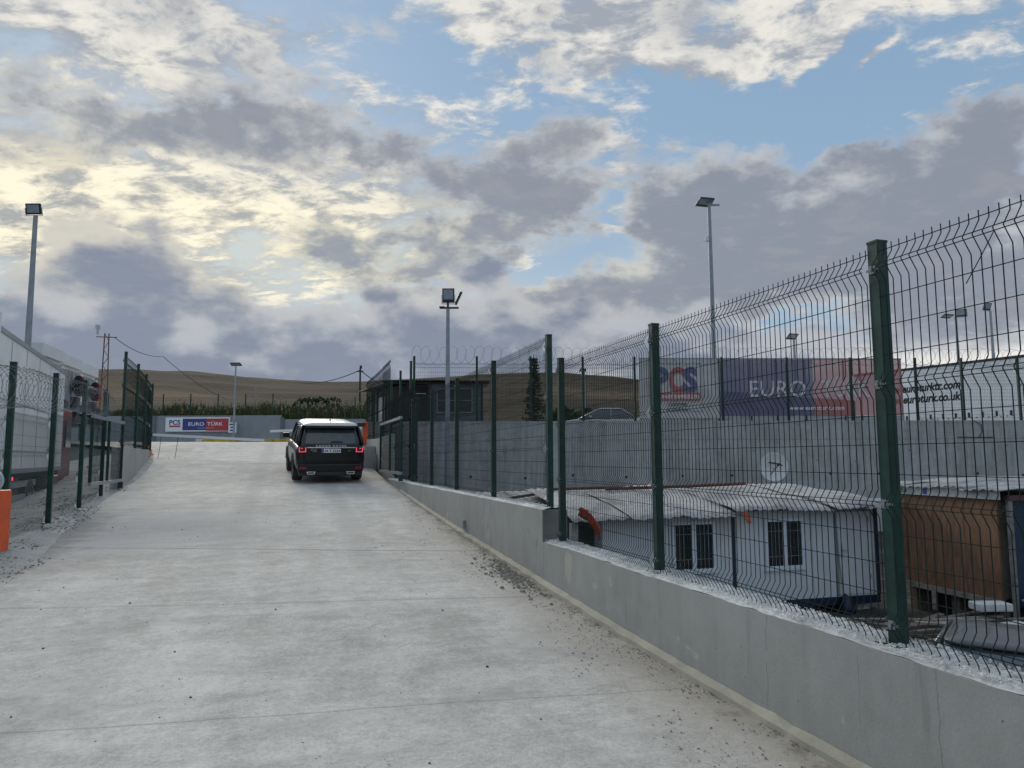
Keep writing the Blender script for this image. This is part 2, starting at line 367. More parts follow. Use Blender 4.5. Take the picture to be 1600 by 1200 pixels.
M['red'] = flat('red_cab_paint', (.22, .025, .03), .4, var=.15)
M['redc'] = flat('red_hose', (.45, .03, .05), .5)
M['orange'] = flat('orange_barrier_paint', (.70, .10, .025), .45, var=.15, scale=4, dirt=.1)
M['black'] = flat('black_rubber', (.022, .022, .023), .8)
M['dark'] = flat('dark_metal', (.03, .032, .035), .6)
M['alu'] = flat('grey_disc', (.42, .46, .49), .5)
M['blueplate'] = flat('navy_print', (.04, .05, .22), .5)
M['navy'] = flat('navy_paint', (.012, .025, .06), .5, dirt=.2)
M['redprint'] = flat('red_print', (.45, .045, .05), .5)
M['pcsred'] = flat('red_letters', (.42, .15, .14), .6)
M['pcsblue'] = flat('blue_letters', (.13, .14, .27), .6)
M['grime'] = flat('grime', (.07, .065, .06), .9, dirt=.4)
M['ink'] = flat('black_print', (.02, .02, .02), .6)  # also the painted dark inside holes, doorway and pipe mouths
M['green_ink'] = flat('green_print', (.03, .18, .07), .6)
M['blue_ink'] = flat('blue_print', (.03, .08, .5), .6)
M['redlamp'] = flat('lit_red_lamp', (.5, .02, .03), .3, emit=(1, .04, .08, 1.6))
M['taillamp'] = flat('lit_tail_lamp', (.5, .05, .07), .3, emit=(1, .07, .12, .75))
M['redrefl'] = flat('red_reflector', (.30, .012, .02), .3)
M['amber'] = flat('amber_reflector', (.7, .22, .04), .3)
M['tyre'] = flat('tyre_rubber', (.045, .043, .04), .9, dirt=.5)
M['rim'] = flat('alloy_rim', (.25, .25, .26), .35, metal=.7)
M['chrome'] = flat('chrome_trim', (.80, .80, .81), .35, metal=.5)
M['carblack'] = flat('black_car_paint', (.006, .007, .010), .30, coat=.25, var=.05, spec=.35)
M['carwhite'] = flat('white_car_roof_paint', (.72, .72, .70), .3, coat=.6, var=.03)
M['carsilver'] = flat('silver_car_paint', (.45, .46, .48), .3, metal=.4, coat=.6)
M['carred'] = flat('red_car_paint', (.35, .03, .04), .3, coat=.6)
M['cardark'] = flat('dusty_dark_car_paint', (.035, .04, .045), .45, coat=.4, var=.2, dirt=.35)
M['glass'] = flat('tinted_glass', (.012, .014, .017), .12, spec=.8, var=.1)
M['glassl'] = flat('pale_reflecting_glass', (.05, .07, .08), .1, spec=1.0)
M['winglass'] = flat('dark_window_glass', (.025, .026, .028), .15, spec=.4, var=.3)
M['yellow'] = flat('yellow_kerb_paint', (.48, .33, .03), .7, var=.3, scale=2, dirt=.6)
M['rust'] = flat('rusty_steel', (.13, .055, .035), .85, var=.4, scale=12)
M['cabin'] = flat('cabin_sandwich_panel', (.68, .725, .77), .5, var=.05, scale=1.5, dirt=.22)
M['upvc'] = flat('white_window_frame', (.70, .77, .84), .4, var=.04)
M['darkwall'] = flat('dark_grey_booth_wall', (.125, .145, .16), .6, var=.12, scale=2)
M['brownwall'] = flat('brown_booth_boards', (.085, .072, .06), .75, var=.3, scale=3)
M['tarp'] = flat('orange_tarpaulin', (.55, .10, .05), .6, var=.3, scale=14)
M['bluebag'] = flat('blue_plastic_sheet', (.03, .16, .42), .45, var=.3)
M['foam'] = flat('white_foam', (.55, .56, .56), .9, var=.2, scale=6, dirt=.4)
M['plank'] = flat('weathered_planks', (.15, .11, .09), .85, var=.45, scale=9)
M['plank2'] = flat('grey_boards', (.24, .22, .20), .85, var=.35, scale=7)
M['darkred'] = flat('dark_red_roof_sheet', (.09, .045, .05), .6, var=.25)
M['bluebox'] = flat('dark_blue_container', (.015, .04, .085), .5, var=.2, dirt=.15)
M['trunk'] = flat('bark', (.05, .04, .03), .9)
M['box'] = flat('grey_junction_box', (.25, .28, .28), .5)

def sheetmat():
    m, t, p = newmat('dusty_roof_sheet'); tc = t.nodes.new('ShaderNodeTexCoord'); v = tc.outputs['Object']
    a = nz(t, v, 1.2, 6, .65, .5); b = nz(t, v, 9, 5, .6)
    f = a*.8+b*.3
    c = mixc(t, f.sm(.38, .72), (.24, .24, .25), (.60, .585, .56))
    c = mixc(t, (a*.6+b*.5).sm(.60, .68)*.6, c, (.20, .19, .19))
    t.links.new(c, p.inputs['Base Color']); p.inputs['Roughness'].default_value = .7
    bump(t, p, a*1.0+b*.3, .5, .05); return m
M['sheet'] = sheetmat()
def woodmat():
    m, t, p = newmat('orange_plywood'); tc = t.nodes.new('ShaderNodeTexCoord')
    mp = t.nodes.new('ShaderNodeMapping'); t.links.new(tc.outputs['Object'], mp.inputs[0]); mp.inputs['Scale'].default_value = (6, 6, .8)
    a = nz(t, mp.outputs[0], 2.2, 7, .62, 1.2)
    kn = t.nodes.new('ShaderNodeTexVoronoi'); kn.inputs['Scale'].default_value = 2.8; t.links.new(tc.outputs['Object'], kn.inputs['Vector'])
    c = mixc(t, a.sm(.3, .7), (.15, .072, .036), (.26, .14, .078))
    c = mixc(t, X(kn.outputs['Distance'], t).lt(.09)*.7, c, (.06, .03, .02))
    t.links.new(c, p.inputs['Base Color']); p.inputs['Roughness'].default_value = .65
    return m
M['wood'] = woodmat()
M['farwall'] = concrete('board_marked_concrete', (.46, .465, .465), .22, 1.2, board=.82, joints=(2.3,), cracks=.0, drips=.6)
M['lowwall'] = concrete('rendered_wall', (.385, .385, .365), .14, .4, patches=(.50, .48, .39), cracks=0, pits=.8, drips=.55, seams=((8.02, .006), (5.3, .003), (3.95, .004), (2.7, .003), (12.4, .005), (15.0, .004), (3.2, .002)))
M['lowwall_rough'] = concrete('rough_broken_face', (.20, .20, .195), .3, .2)  # darker grey than the main wall colour
M['cap'] = concrete('crumbly_white_top', (.76, .75, .72), .3, .0, pits=.5)
M['footing'] = concrete('cream_footing', (.47, .44, .36), .22, .0)
M['curbwall'] = concrete('pale_curb_wall', (.42, .42, .41), .15, .6)
M['backwall'] = concrete('blue_grey_wall', (.28, .305, .33), .12, .5, board=.4)

def rampmat():
    m, t, p = newmat('dusty_concrete_slab'); P = wpos(t); x, y, z = sep(t, P)
    big = nz(t, P, .33, 5, .58, .5); mid = nz(t, P, 2.4, 7, .66, .6); fine = nz(t, P, 38, 4, .7); grit = nz(t, P, 150, 2, .6)
    # long broom and tyre sweeps that bend up the ramp
    wv = vmath(t, 'ADD', P, vmath(t, 'SCALE', nz(t, P, .35, 3, .5, col=True), sc=1.6))
    mp = t.nodes.new('ShaderNodeMapping'); t.links.new(wv, mp.inputs[0]); mp.inputs['Scale'].default_value = (.5, 3.2, 1); mp.inputs['Rotation'].default_value = (0, 0, radians(-14))
    sw = nz(t, mp.outputs[0], 1.3, 7, .68, .3)
    mp2 = t.nodes.new('ShaderNodeMapping'); t.links.new(wv, mp2.inputs[0]); mp2.inputs['Scale'].default_value = (2.4, .22, 1)
    tr = nz(t, mp2.outputs[0], 1.0, 5, .6)
    f = (big-.5)*1.4+(mid-.5)*1.4+(sw-.5)*1.1+(fine-.5)*1.5+(grit-.5)*1.3+(tr-.5)*.9+(nz(t, P, 11, 5, .7, .4)-.5)*1.0
    c = mixc(t, (f+.5).sm(0, 1, lin=True), (.42, .395, .36), (.76, .73, .67))
    # pale dust swirls
    sw2 = nz(t, wv, 1.1, 8, .7, 1.8)
    c = mixc(t, sw2.sm(.56, .70)*.35, c, (.66, .65, .61))
    # bluish damp stain left of the middle joint
    st = (((x+2.2)*(x+2.2)*.25+(y-13.6)*(y-13.6)*.16)*-1.0).exp()*(mid*1.3+.2)
    c = mixc(t, st.mn(.75)*.8, c, (.30, .305, .34))
    # earth and crumbs gathered along the wall
    wd = ((x-1.75)*1.25+(mid-.5)*2.6+(sw-.5)*1.0)*y.sm(19, 12)
    c = mixc(t, wd.sm(.25, 1.5)*.6, c, (.36, .31, .245))
    wd2 = ((x-2.45)*3.0+(nz(t, P, 5.5, 6, .7)-.5)*7.0)
    c = mixc(t, wd2.sm(.5, 2.0)*.7, c, (.19, .165, .135))
    ld = ((-2.2-x)*1.4+(mid-.5)*3.0)*y.sm(8.5, 10.5)*y.sm(19, 14)
    c = mixc(t, ld.sm(.7, 1.6)*.7, c, (.22, .22, .22))
    wear = (nz(t, P, .55, 7, .72, .9)+(fine-.5)*.5+(grit-.5)*.3).sm(.56, .66)
    c = mixc(t, wear*.26, c, (.30, .29, .275))
    tyre = (((x-.15).abs()-.95).abs().sm(.34, .08)+((x-1.2).abs()-.95).abs().sm(.28, .05)*.5)*(tr*1.3+mid*.8-.55).sm(.1, .8)*y.sm(7, 13)
    c = mixc(t, tyre.mn(1.0)*.32, c, (.27, .265, .26))
    # saw-cut joints
    wob = (nz(t, P, .8, 3)-.5)*.06+(mid-.5)*.02
    def joint(y0, sl, w, k, c):
        d = (y-(x*sl+y0)+wob).abs()
        c = mixc(t, d.sm(w*5, w)*k*.35, c, (.25, .25, .25))
        return mixc(t, d.lt(w)*k, c, (.13, .13, .13))
    for y0, sl, w, k in ((11.15, -.30, .012, .8), (4.88, -.10, .004, .5), (16.6, .03, .02, .35), (7.9, -.16, .010, .35), (22.0, 0, .03, .3), (27.5, 0, .04, .4), (1.2, -.1, .006, .6)):
        c = joint(y0, sl, w, k, c)
    # specks of spilt dark grit
    for sc_, r, k in ((7.0, .045, .42), (19.0, .05, .52), (3.0, .022, .5)):
        v = t.nodes.new('ShaderNodeTexVoronoi'); v.inputs['Scale'].default_value = sc_; t.links.new(P, v.inputs['Vector'])
        sp = X(v.outputs['Distance'], t).lt(r)*nz(t, P, .9, 3).gt(k)
        c = mixc(t, sp*.8, c, (.10, .10, .105))
    # pale drop streaks
    t.links.new(c, p.inputs['Base Color']); p.inputs['Roughness'].default_value = .88; p.inputs['Specular IOR Level'].default_value = .2
    bump(t, p, mid*.4+fine*.5+grit*.3, .3, .012)
    return m
M['ramp'] = rampmat()
def earth(name, a, b, sc_=2.0, c3=None, bmp=.6):
    m, t, p = newmat(name); P = wpos(t)
    n = nz(t, P, sc_, 8, .7, .5); n2 = nz(t, P, sc_*14, 4, .7)
    c = mixc(t, (n*.7+n2*.45-.07).sm(.25, .75), a, b)
    if c3: c = mixc(t, nz(t, P, sc_*.5, 5, .6, .6).sm(.55, .68)*.8, c, c3)
    t.links.new(c, p.inputs['Base Color']); p.inputs['Roughness'].default_value = .95; p.inputs['Specular IOR Level'].default_value = .15
    bump(t, p, n*.6+n2*.6, bmp, .05); return m
M['verge'] = earth('pale_gravel_verge', (.30, .30, .29), (.55, .55, .53), 1.6, (.60, .60, .57))
M['gravel'] = earth('dark_gravel', (.16, .16, .16), (.42, .42, .41), 4)
M['asphalt'] = earth('worn_asphalt', (.055, .06, .066), (.10, .105, .115), .8, None, .2)
M['yard'] = earth('pale_yard_concrete', (.40, .41, .40), (.56, .56, .54), .5, None, .2)
M['lowyard'] = earth('dark_littered_soil', (.035, .032, .03), (.11, .10, .09), 1.5, (.17, .155, .14))
def hillmat():
    m, t, p = newmat('dry_hillside'); P = wpos(t); x, y, z = sep(t, P)
    mp = t.nodes.new('ShaderNodeMapping'); t.links.new(P, mp.inputs[0]); mp.inputs['Scale'].default_value = (.006, .02, .20); mp.inputs['Rotation'].default_value = (0, 0, YAW)
    band = nz(t, mp.outputs[0], 1.5, 7, .62, .6); big = nz(t, P, .012, 6, .6, .6); fin = nz(t, P, .25, 6, .72)
    c = mixc(t, (band*1.1+big*.8+fin*.7-.80).sm(.22, .80), (.028, .022, .016), (.078, .056, .037))
    c = mixc(t, big.sm(.56, .66)*.45, c, (.07, .06, .034))
    # ploughed ochre strip and green plots low on the slope (kept where they lie)
    ax = x*cos(YAW)-y*sin(YAW); fw = x*sin(YAW)+y*cos(YAW); wob = (nz(t, P, .02, 4)-.5)*60.0
    def plot(f0, f1, a0, a1, s=8.0, k=1.0):
        return (fw+wob).sm(f0-s, f0+s)*(fw+wob).sm(f1+s, f1-s)*(ax+wob*.5).sm(a0-s, a0+s)*(ax+wob*.5).sm(a1+s, a1-s)*k
    c = mixc(t, plot(92, 165, -62, -16)*fin.sm(.3, .55)*.85, c, (.028, .042, .014))
    c = mixc(t, plot(130, 240, 14, 60, 10)*fin.sm(.3, .6)*.75, c, (.20, .14, .085))
    c = mixc(t, plot(130, 215, -105, -62, 10)*.6, c, (.15, .10, .058))
    c = mixc(t, plot(70, 92, -20, -13, 2)*.7, c, (.19, .12, .07))
    c = mixc(t, plot(255, 262, -150, -90, 3)*.6, c, (.045, .035, .028))
    t.links.new(c, p.inputs['Base Color']); p.inputs['Roughness'].default_value = .95; p.inputs['Specular IOR Level'].default_value = .1
    bump(t, p, fin*.6+band*.5, .6, 1.5); return m
M['hill'] = hillmat()
def leafmat(name, a, b, tr=.25):
    m, t, p = newmat(name); P = wpos(t)
    n = nz(t, P, 1.8, 4, .6)
    inf = t.nodes.new('ShaderNodeNewGeometry')
    c = mixc(t, (X(inf.outputs['Random Per Island'], t)*.6+n*.5-.05).sm(.1, .9), a, b)
    t.links.new(c, p.inputs['Base Color']); p.inputs['Roughness'].default_value = .7
    p.inputs['Specular IOR Level'].default_value = .2
    return m
M['leafd'] = leafmat('dark_foliage', (.018, .035, .014), (.05, .085, .03))
M['leafm'] = leafmat('reed_green', (.04, .055, .018), (.12, .12, .05))
M['leafp'] = leafmat('reed_plume', (.28, .24, .15), (.46, .40, .28))
M['needle'] = leafmat('conifer_green', (.03, .042, .03), (.06, .075, .045))
def bannermat(name, col, see=.14):
    m, t, p = newmat(name); P = wpos(t)
    n = nz(t, P, 1.1, 4, .6); n2 = nz(t, P, 6, 4, .6)
    c = mixc(t, (n*.8+n2*.2).sm(.3, .7), tuple(q*.85 for q in col), tuple(min(1, q*1.15) for q in col))
    t.links.new(c, p.inputs['Base Color']); p.inputs['Roughness'].default_value = .7
    tr = t.nodes.new('ShaderNodeBsdfTransparent'); mx = t.nodes.new('ShaderNodeMixShader'); mx.inputs[0].default_value = 1-see
    t.links.new(tr.outputs[0], mx.inputs[1]); t.links.new(p.outputs[0], mx.inputs[2])
    t.links.new(mx.outputs[0], t.nodes['Material Output'].inputs[0]); return m
M['ban_w'] = bannermat('mesh_banner_white', (.52, .52, .52), .1)
M['ban_b'] = bannermat('mesh_banner_blue', (.13, .13, .22), .1)
M['fadedwhite'] = flat('faded_white_letters', (.66, .65, .68), .6)
M['ban_r'] = bannermat('mesh_banner_red', (.46, .17, .17), .2)

# ------------------------------------------------------------------ places
RAMP = [(-8,-.02),(3,.0),(5.6,.06),(8,.17),(11.7,.34),(15,.51),(18,.69),(22,.93),(25,1.19),(27,1.38),(30,1.67),(33,1.95),(36,2.22),(38,2.37),(40,2.46),(42,2.5),(60,2.5)]
def rz_(y): return smin(y, RAMP)
LEFT = [(-8,-3.1),(9,-3.1),(11,-3.05),(13,-3.35),(17,-3.75),(20,-3.95),(24,-4.1),(28,-4.45),(31,-4.9),(33,-5.4),(35,-7),(38,-10),(42,-13)]
def left_edge(y): return interp(y, LEFT)
YARDL = [(-8,.0),(16,.12),(20,.2),(24,.5),(30,1.3),(36,2.1),(40,2.4),(42,2.5)]
GX, GY, GR = 3.17, 30.39, radians(-13.2)          # left end and bearing of the far retaining wall
def G(s, t): return (GX+s*cos(GR)-t*sin(GR), GY+s*sin(GR)+t*cos(GR))
def F(a, d): return (a*cos(YAW)+d*sin(YAW), -a*sin(YAW)+d*cos(YAW))   # square to the view axis
GROUND_LOW = -1.6

def grid(name, xs, ys, zf, mat, smooth=True):
    m = MB(); n = len(ys)
    V = []
    for j, y in enumerate(ys):
        row = xs(y)
        for x in row: V.append((x, y, zf(x, y)))
    k = len(row)
    Fs = [(j*k+i, j*k+i+1, (j+1)*k+i+1, (j+1)*k+i) for j in range(n-1) for i in range(k-1)]
    m.add(V, Fs); return m.build(name, mat, smooth=smooth)
def fr(a, b, n): return [a+(b-a)*i/(n-1) for i in range(n)]
def nv(x, y, s=1.0, z=0): return noise.noise(Vector((x*s, y*s, z)))

# ramp: the right edge follows the wall, the left one the verge
def ramp_z(x, y):
    z = rz_(y)
    ragged = max(0, 1-abs(x-left_edge(y))/.5)
    return z+.010*nv(x, y, .6)+.004*nv(x, y, 3)
struct(grid('ramp', lambda y: [left_edge(y)+(.10*nv(0, y, 1.3)+.05*nv(3, y, 4) if 0 else 0)+( (3.0 if y > 31 else 2.8)-left_edge(y))*i/28 for i in range(29)], fr(-8, 42, 150), ramp_z, M['ramp']))
def verge_z(x, y):
    e = left_edge(y); d = e-x
    za = rz_(y)+.03*min(1, max(0, d-.0)*3)-.05*max(0, -d)*6; zb = interp(y, YARDL)
    t = min(1, max(0, (d-1.3)/2.4)); t = t*t*(3-2*t)
    return za*(1-t)+zb*t+(.05*nv(x, y, 1.7)+.03*nv(x, y, 6)+.015*nv(x, y, 15))*min(1, max(0, d+.12)*2.5)*(1-t)
struct(grid('verge', lambda y: [left_edge(y)+.20-(3.8)*(i/26)**1.2 for i in range(27)][::-1], fr(-8, 31, 240), lambda x, y: verge_z(x, y), M['verge']))
struct(grid('left_yard', lambda y: fr(-70, left_edge(y)-3.6 if y <= 31 else (left_edge(y)-3.6 if y < 31.5 else left_edge(y)), 24), fr(-8, 31, 40)+fr(31.3, 42, 12), lambda x, y: interp(y, YARDL)+.01*nv(x, y, .5), M['asphalt']))
low = MB(); NX = 60
struct(grid('lower_yard', lambda y: fr(2.9, 62, 90), fr(-8, 33, 80), lambda x, y: GROUND_LOW+.07*nv(x, y, .9)+.05*nv(x, y, 3), M['lowyard']))
m = MB(); pl = [(-70,42),(3.0,42),G(0,.3),G(60,.3),(70,130),(-120,130),(-120,42)]
m.prism(pl, 2.2, 2.5)
struct(m.build('upper_yard', M['yard']))
# hillside
RIDGE = [(-1.6,.105),(-1.0,.118),(-.75,.129),(-.66,.1285),(-.56,.1232),(-.50,.1226),(-.45,.1205),(-.40,.1135),(-.35,.1085),(-.30,.1050),(-.26,.1037),(-.21,.1042),(-.174,.1070),(-.13,.1095),(-.087,.1125),(-.035,.1160),(.02,.1160),(.061,.1145),(.12,.1085),(.174,.1030),(.26,.092),(.39,.08),(.6,.07),(1.0,.06),(2,.05)]
def build_hill():
    m = MB(); A = fr(-58, 62, 260); D = [71+(330)*(i/46)**1.25 for i in range(47)]+[430, 480, 560, 700, 950, 1300]
    for a in A:
        r = math.tan(radians(a)); rg = smin_r(r)
        for d in D:
            if d <= 401:
                t = ((d-71)/330)**.62; an = .048+(rg-.048)*t
                z = 1.6+d*an+(nv(r*d, d, .05)*.9+nv(r*d, d, .012)*3.0)*min(1, (d-71)/60)*(1 if d < 395 else .6)
            else: z = 1.6+401*rg-(d-401)*.16
            x, y = F(r*d, d); m.v.append((x, y, z))
    k = len(D)
    for i in range(len(A)-1):
        for j in range(k-1): m.f.append((i*k+j, (i+1)*k+j, (i+1)*k+j+1, i*k+j+1)); m.m.append(0)
    return m.build('hills', M['hill'], smooth=True)
def smin_r(r): return sum(interp(r+q, RIDGE) for q in (-.02, -.01, 0, .01, .02))/5
struct(build_hill())
m = MB(); m.quad((-3000,-3000,-2.2),(3000,-3000,-2.2),(3000,3000,-2.2),(-3000,3000,-2.2)); struct(m.build('ground', M['lowyard']))

# ------------------------------------------------------------------ walls
def wall_line(name, pts, thick, zt, zb, mat, parent=None, seg=.5, rough=0.0):
    """wall along pts [(x,y)], top zt(i) given per point or number; right side is offset by thick"""
    m = MB(); P = []
    n = len(pts)
    ZT = zt if isinstance(zt, (list, tuple)) else [zt]*n; ZB = zb if isinstance(zb, (list, tuple)) else [zb]*n
    for i in range(n):
        a = Vector(pts[max(i-1, 0)]); b = Vector(pts[min(i+1, n-1)]); d = (b-a).normalized(); nn = Vector((d.y, -d.x))
        p = Vector(pts[i]); q = p+nn*thick
        P += [(p.x, p.y, ZB[i]), (p.x, p.y, ZT[i]), (q.x, q.y, ZT[i]), (q.x, q.y, ZB[i])]
    fs = []
    for i in range(n-1):
        for k in range(4):
            fs.append((i*4+k, i*4+(k+1) % 4, i*4+4+(k+1) % 4, i*4+4+k))
    fs += [(3,2,1,0), (n*4-4, n*4-3, n*4-2, n*4-1)]
    m.add(P, fs); return m.build(name, mat, parent)

w = thing('ramp_wall', 'grey rendered concrete wall stepping up along the right edge of the ramp', 'wall', (2.8, 3, 0))
def lw(x, y, z): return (x-2.8, y-3, z)
YL = fr(-8, 8.05, 33)
wall_line('lower_section', [(0, y-3) for y in YL], .30, [.645+.012*nv(0, y, .8)+.006*nv(2, y, 5) for y in YL], -2.0, M['lowwall'], w)
YU = fr(8.052, 22.0, 29)
wall_line('upper_section', [(0, y-3) for y in YU], .30, [1.0-.001*(y-8)+.008*nv(0, y, 1.2) for y in YU], -2.0, M['lowwall'], w)
# crumbling pale screed left on both tops: uneven, set in from the road side
def cap(name, ys, zf):
    m = MB(); k = 7
    for j, y in enumerate(ys):
        for i in range(k):
            x = (.006+.03*max(0, nv(1, y, 6)) if i == 0 else .035+.26*i/(k-1))
            h = (.028*abs(nv(i*3, y, 9))+.014*nv(i*7, y, 25)+.012)*(0 if i in (0, k-1) else 1)-(.004 if i in (0, k-1) else 0)
            m.v.append((x, y-3, zf(y)+.006+h*.9))
        a = len(m.v)
    n = len(ys)
    for j in range(n-1):
        for i in range(k-1): m.f.append((j*k+i, j*k+i+1, (j+1)*k+i+1, (j+1)*k+i)); m.m.append(0)
    return m.build(name, M['cap'], w)
cap('crumbly_top', fr(-7, 8.04, 520), lambda y: .645+.012*nv(0, y, .8)+.006*nv(2, y, 5))
cap('crumbly_top', fr(8.06, 21.9, 260), lambda y: 1.0-.001*(y-8)+.008*nv(0, y, 1.2))
m = MB(); m.box(.004, .296, 5.033, 5.049, .60, .995); m.build('step_face', M['lowwall_rough'], w)  # thin sheet over the step end, darker than the wall
YF = fr(-8, 19, 160)
ft = MB()
for y in YF:
    zz = rz_(y); e = .02*nv(5, y, 3)+.012*nv(6, y, 12); ft.v += [(-.075+e, y-3, zz-.1), (-.065+e, y-3, zz+.035+.012*nv(8, y, 7)), (-.002, y-3, zz+.060+.012*nv(9, y, 5)), (-.002, y-3, zz-.1)]
for j in range(len(YF)-1):
    for k in range(3): ft.f.append((j*4+k, j*4+k+1, j*4+5+k, j*4+4+k)); ft.m.append(0)
ft.build('footing', M['footing'], w)
m = MB(); m.cbox((2.775-2.8, 11.9-3, rz_(11.9)+.17), (.05, .14, .13)); m.build('outlet_box', M['box'], w)

w = thing('booth_side_wall', 'concrete wall with a scuffed face between ramp gate and guard booth', 'wall', (2.95, 23, 0))
wall_line('wall_body', [(0, -1.0), (0, 3), (0, 8.3)], .25, [2.32, 2.28, 2.36], [0, 0, 0], M['curbwall'], w)
w = thing('entry_step_block', 'low stepped concrete block beside the ramp near the red barrier', 'step', (2.3, 25.7, 0))
m = MB(); m.box(0, .64, 0, 4.8, 1.0, 1.72); m.build('lower_step', M['curbwall'], w, bevel=.015)
m = MB(); m.box(.25, .64, .5, 4.8, 1.722, 2.02); m.build('upper_step', M['curbwall'], w, bevel=.015)

w = thing('curb_wall', 'pale low concrete wall beside the top left of the ramp under the tall fence', 'wall', (-4.0, 20.6, 0))
LP = [(-4.0,20.6),(-4.11,21.6),(-4.25,23.9),(-4.52,26.5),(-4.86,29.8),(-5.15,32.2)]
wall_line('wall_body', [(x+4.0, y-20.6) for x, y in LP][::-1], .22, [1.99,1.95,1.93,1.93,1.93,1.90], 0, M['curbwall'], w)

fw_ = thing('far_retaining_wall', 'long board-marked grey concrete retaining wall behind the cabins', 'wall', (GX, GY, 0), GR)
m = MB(); m.box(-.9, 62, 0, .3, -2.3, 3.08)
wb = m.build('wall_body', M['farwall'], fw_)
hm = MB()
hm.tube([(0, -.006, 0), (0, .02, 0)], [.055, .05], 10)
hme = hm.mesh('tie_hole', M['ink'])  # black plug stands for the shade inside each hole
random.seed(3)
for i in range(24):
    s = 2.0+i*2.15+random.uniform(-.15, .15); o = inst('tie_hole', hme, fw_, (s, -.001, .80+random.uniform(-.06, .08)))
for i in range(22):
    s = 3.0+i*2.2+random.uniform(-.3, .3); inst('tie_hole', hme, fw_, (s, -.001, random.choice((1.45, 1.75, 2.05))+random.uniform(-.1, .1)), sc=(.45, 1, .45))
m = MB(); m.tube([(24.9, -.01, 2.37), (25.6, -.02, 2.36), (26.5, -.02, 2.36)], .02, 5); m.tube([(25.9, -.02, 2.36), (26.02, -.03, 2.6), (26.0, -.03, 2.9), (25.7, -.02, 3.08)], .014, 5)
m.build('hanging_cable', M['ink'], fw_)
m = MB(); m.box(-.88, 62, -.012, -.002, 3.0, 3.085); m.build('top_edge_strip', M['farwall'], fw_)

def PF(a, d): x, y = F(a, d); return (x, y)
bw = thing('yard_back_wall', 'blue grey wall at the back of the upper yard carrying the company sign', 'wall', (*F(-22, 70), 2.5), -YAW)
m = MB(); m.box(-60, 0, 0, .3, -.4, 3.22); m.build('left_section', M['backwall'], bw)
m = MB(); m.box(.003, 8.1, .02, .3, -.4, 2.83); m.build('middle_section', M['backwall'], bw)
m = MB(); m.box(8.9, 30, .04, .32, -.4, 2.2); m.build('right_section', M['backwall'], bw)
bm = MB()
for a in (-12.2, -.02, 8.1): bm.box(a, a+.35, -.10, -.002, -.4, 3.05 if a < 1 else 2.95)
for i, a in enumerate((-12.2, -.02, 8.1)):
    m = MB(); m.box(a, a+.35, -.10, -.004, -.4, (3.2, 3.0, 3.3)[i]); m.build('pilaster', M['darkwall'], bw)

# ------------------------------------------------------------------ wire mesh fences
def panel_mesh(name, w, h, folds, r=.0026, n=4, pitch=.05, hz=.15, mat='wire', depth=.045, doublew=True, spike=.028):
    m = MB(); k = int(round(w/pitch))
    for i in range(k+1):
        x = min(max(i*w/k, .01), w-.01); pts = [(x, 0, -.01)]
        for f in folds: pts += [(x, 0, f-.075), (x, depth, f), (x, 0, f+.07)]
        pts.append((x, 0, h)); m.tube(pts, r, n, caps=False)
    zs = [h-spike]
    last = .0
    for f in list(folds)+[h]:
        z = last+hz if last else hz
        while z < f-.10: zs.append(z); z += hz
        last = f
    for z in zs: m.tube([(0, -r, z), (w, -r, z)], r, n, caps=False)
    for f in folds:
        for dz in ((-.011, .011) if doublew else (0,)): m.tube([(0, depth-r*2-.003, f+dz), (w, depth-r*2-.003, f+dz)], r, n, caps=False)
    return m.mesh(name, M[mat])
P_NEAR = panel_mesh('wire_panel', 2.44, 2.03, (.10, .70, 1.31, 1.915), r=.0026)
P_FAR = panel_mesh('wire_panel', 2.44, 2.03, (.10, .70, 1.31, 1.915), r=.0027, n=3, mat='wire')
P_TALL = panel_mesh('wire_panel', 2.44, 2.4, (.12, .9, 1.6, 2.25), r=.0038, n=3, mat='wire_far', pitch=.075)
P_LEFT = panel_mesh('wire_panel', 2.44, 1.78, (.10, .62, 1.15, 1.68), r=.0025, n=3, mat='wire_pale')
P_FLAT = panel_mesh('wire_panel', 2.44, 1.8, (), r=.0045, n=3, mat='wire_far', pitch=.12, hz=.3)
def post_mesh(h, w=.066, name='post'):
    m = MB(); m.box(-w/2, w/2, -w/2, w/2, 0, h-.012); m.box(-w/2-.003, w/2+.003, -w/2-.003, w/2+.003, h-.012, h)
    m.box(-.08, .08, -.08, .08, -.004, .008)
    return m.mesh(name, M['post'])
def clamp_mesh():
    m = MB(); m.box(-.020, .020, .034, .042, -.022, .022)
    m.cyl((0, .040, 0), (0, .054, 0), .011, 8); m.box(-.046, .046, .0345, .0375, -.006, .006)
    return m.mesh('clamp', M['box'])
CL = clamp_mesh(); _pm = {}
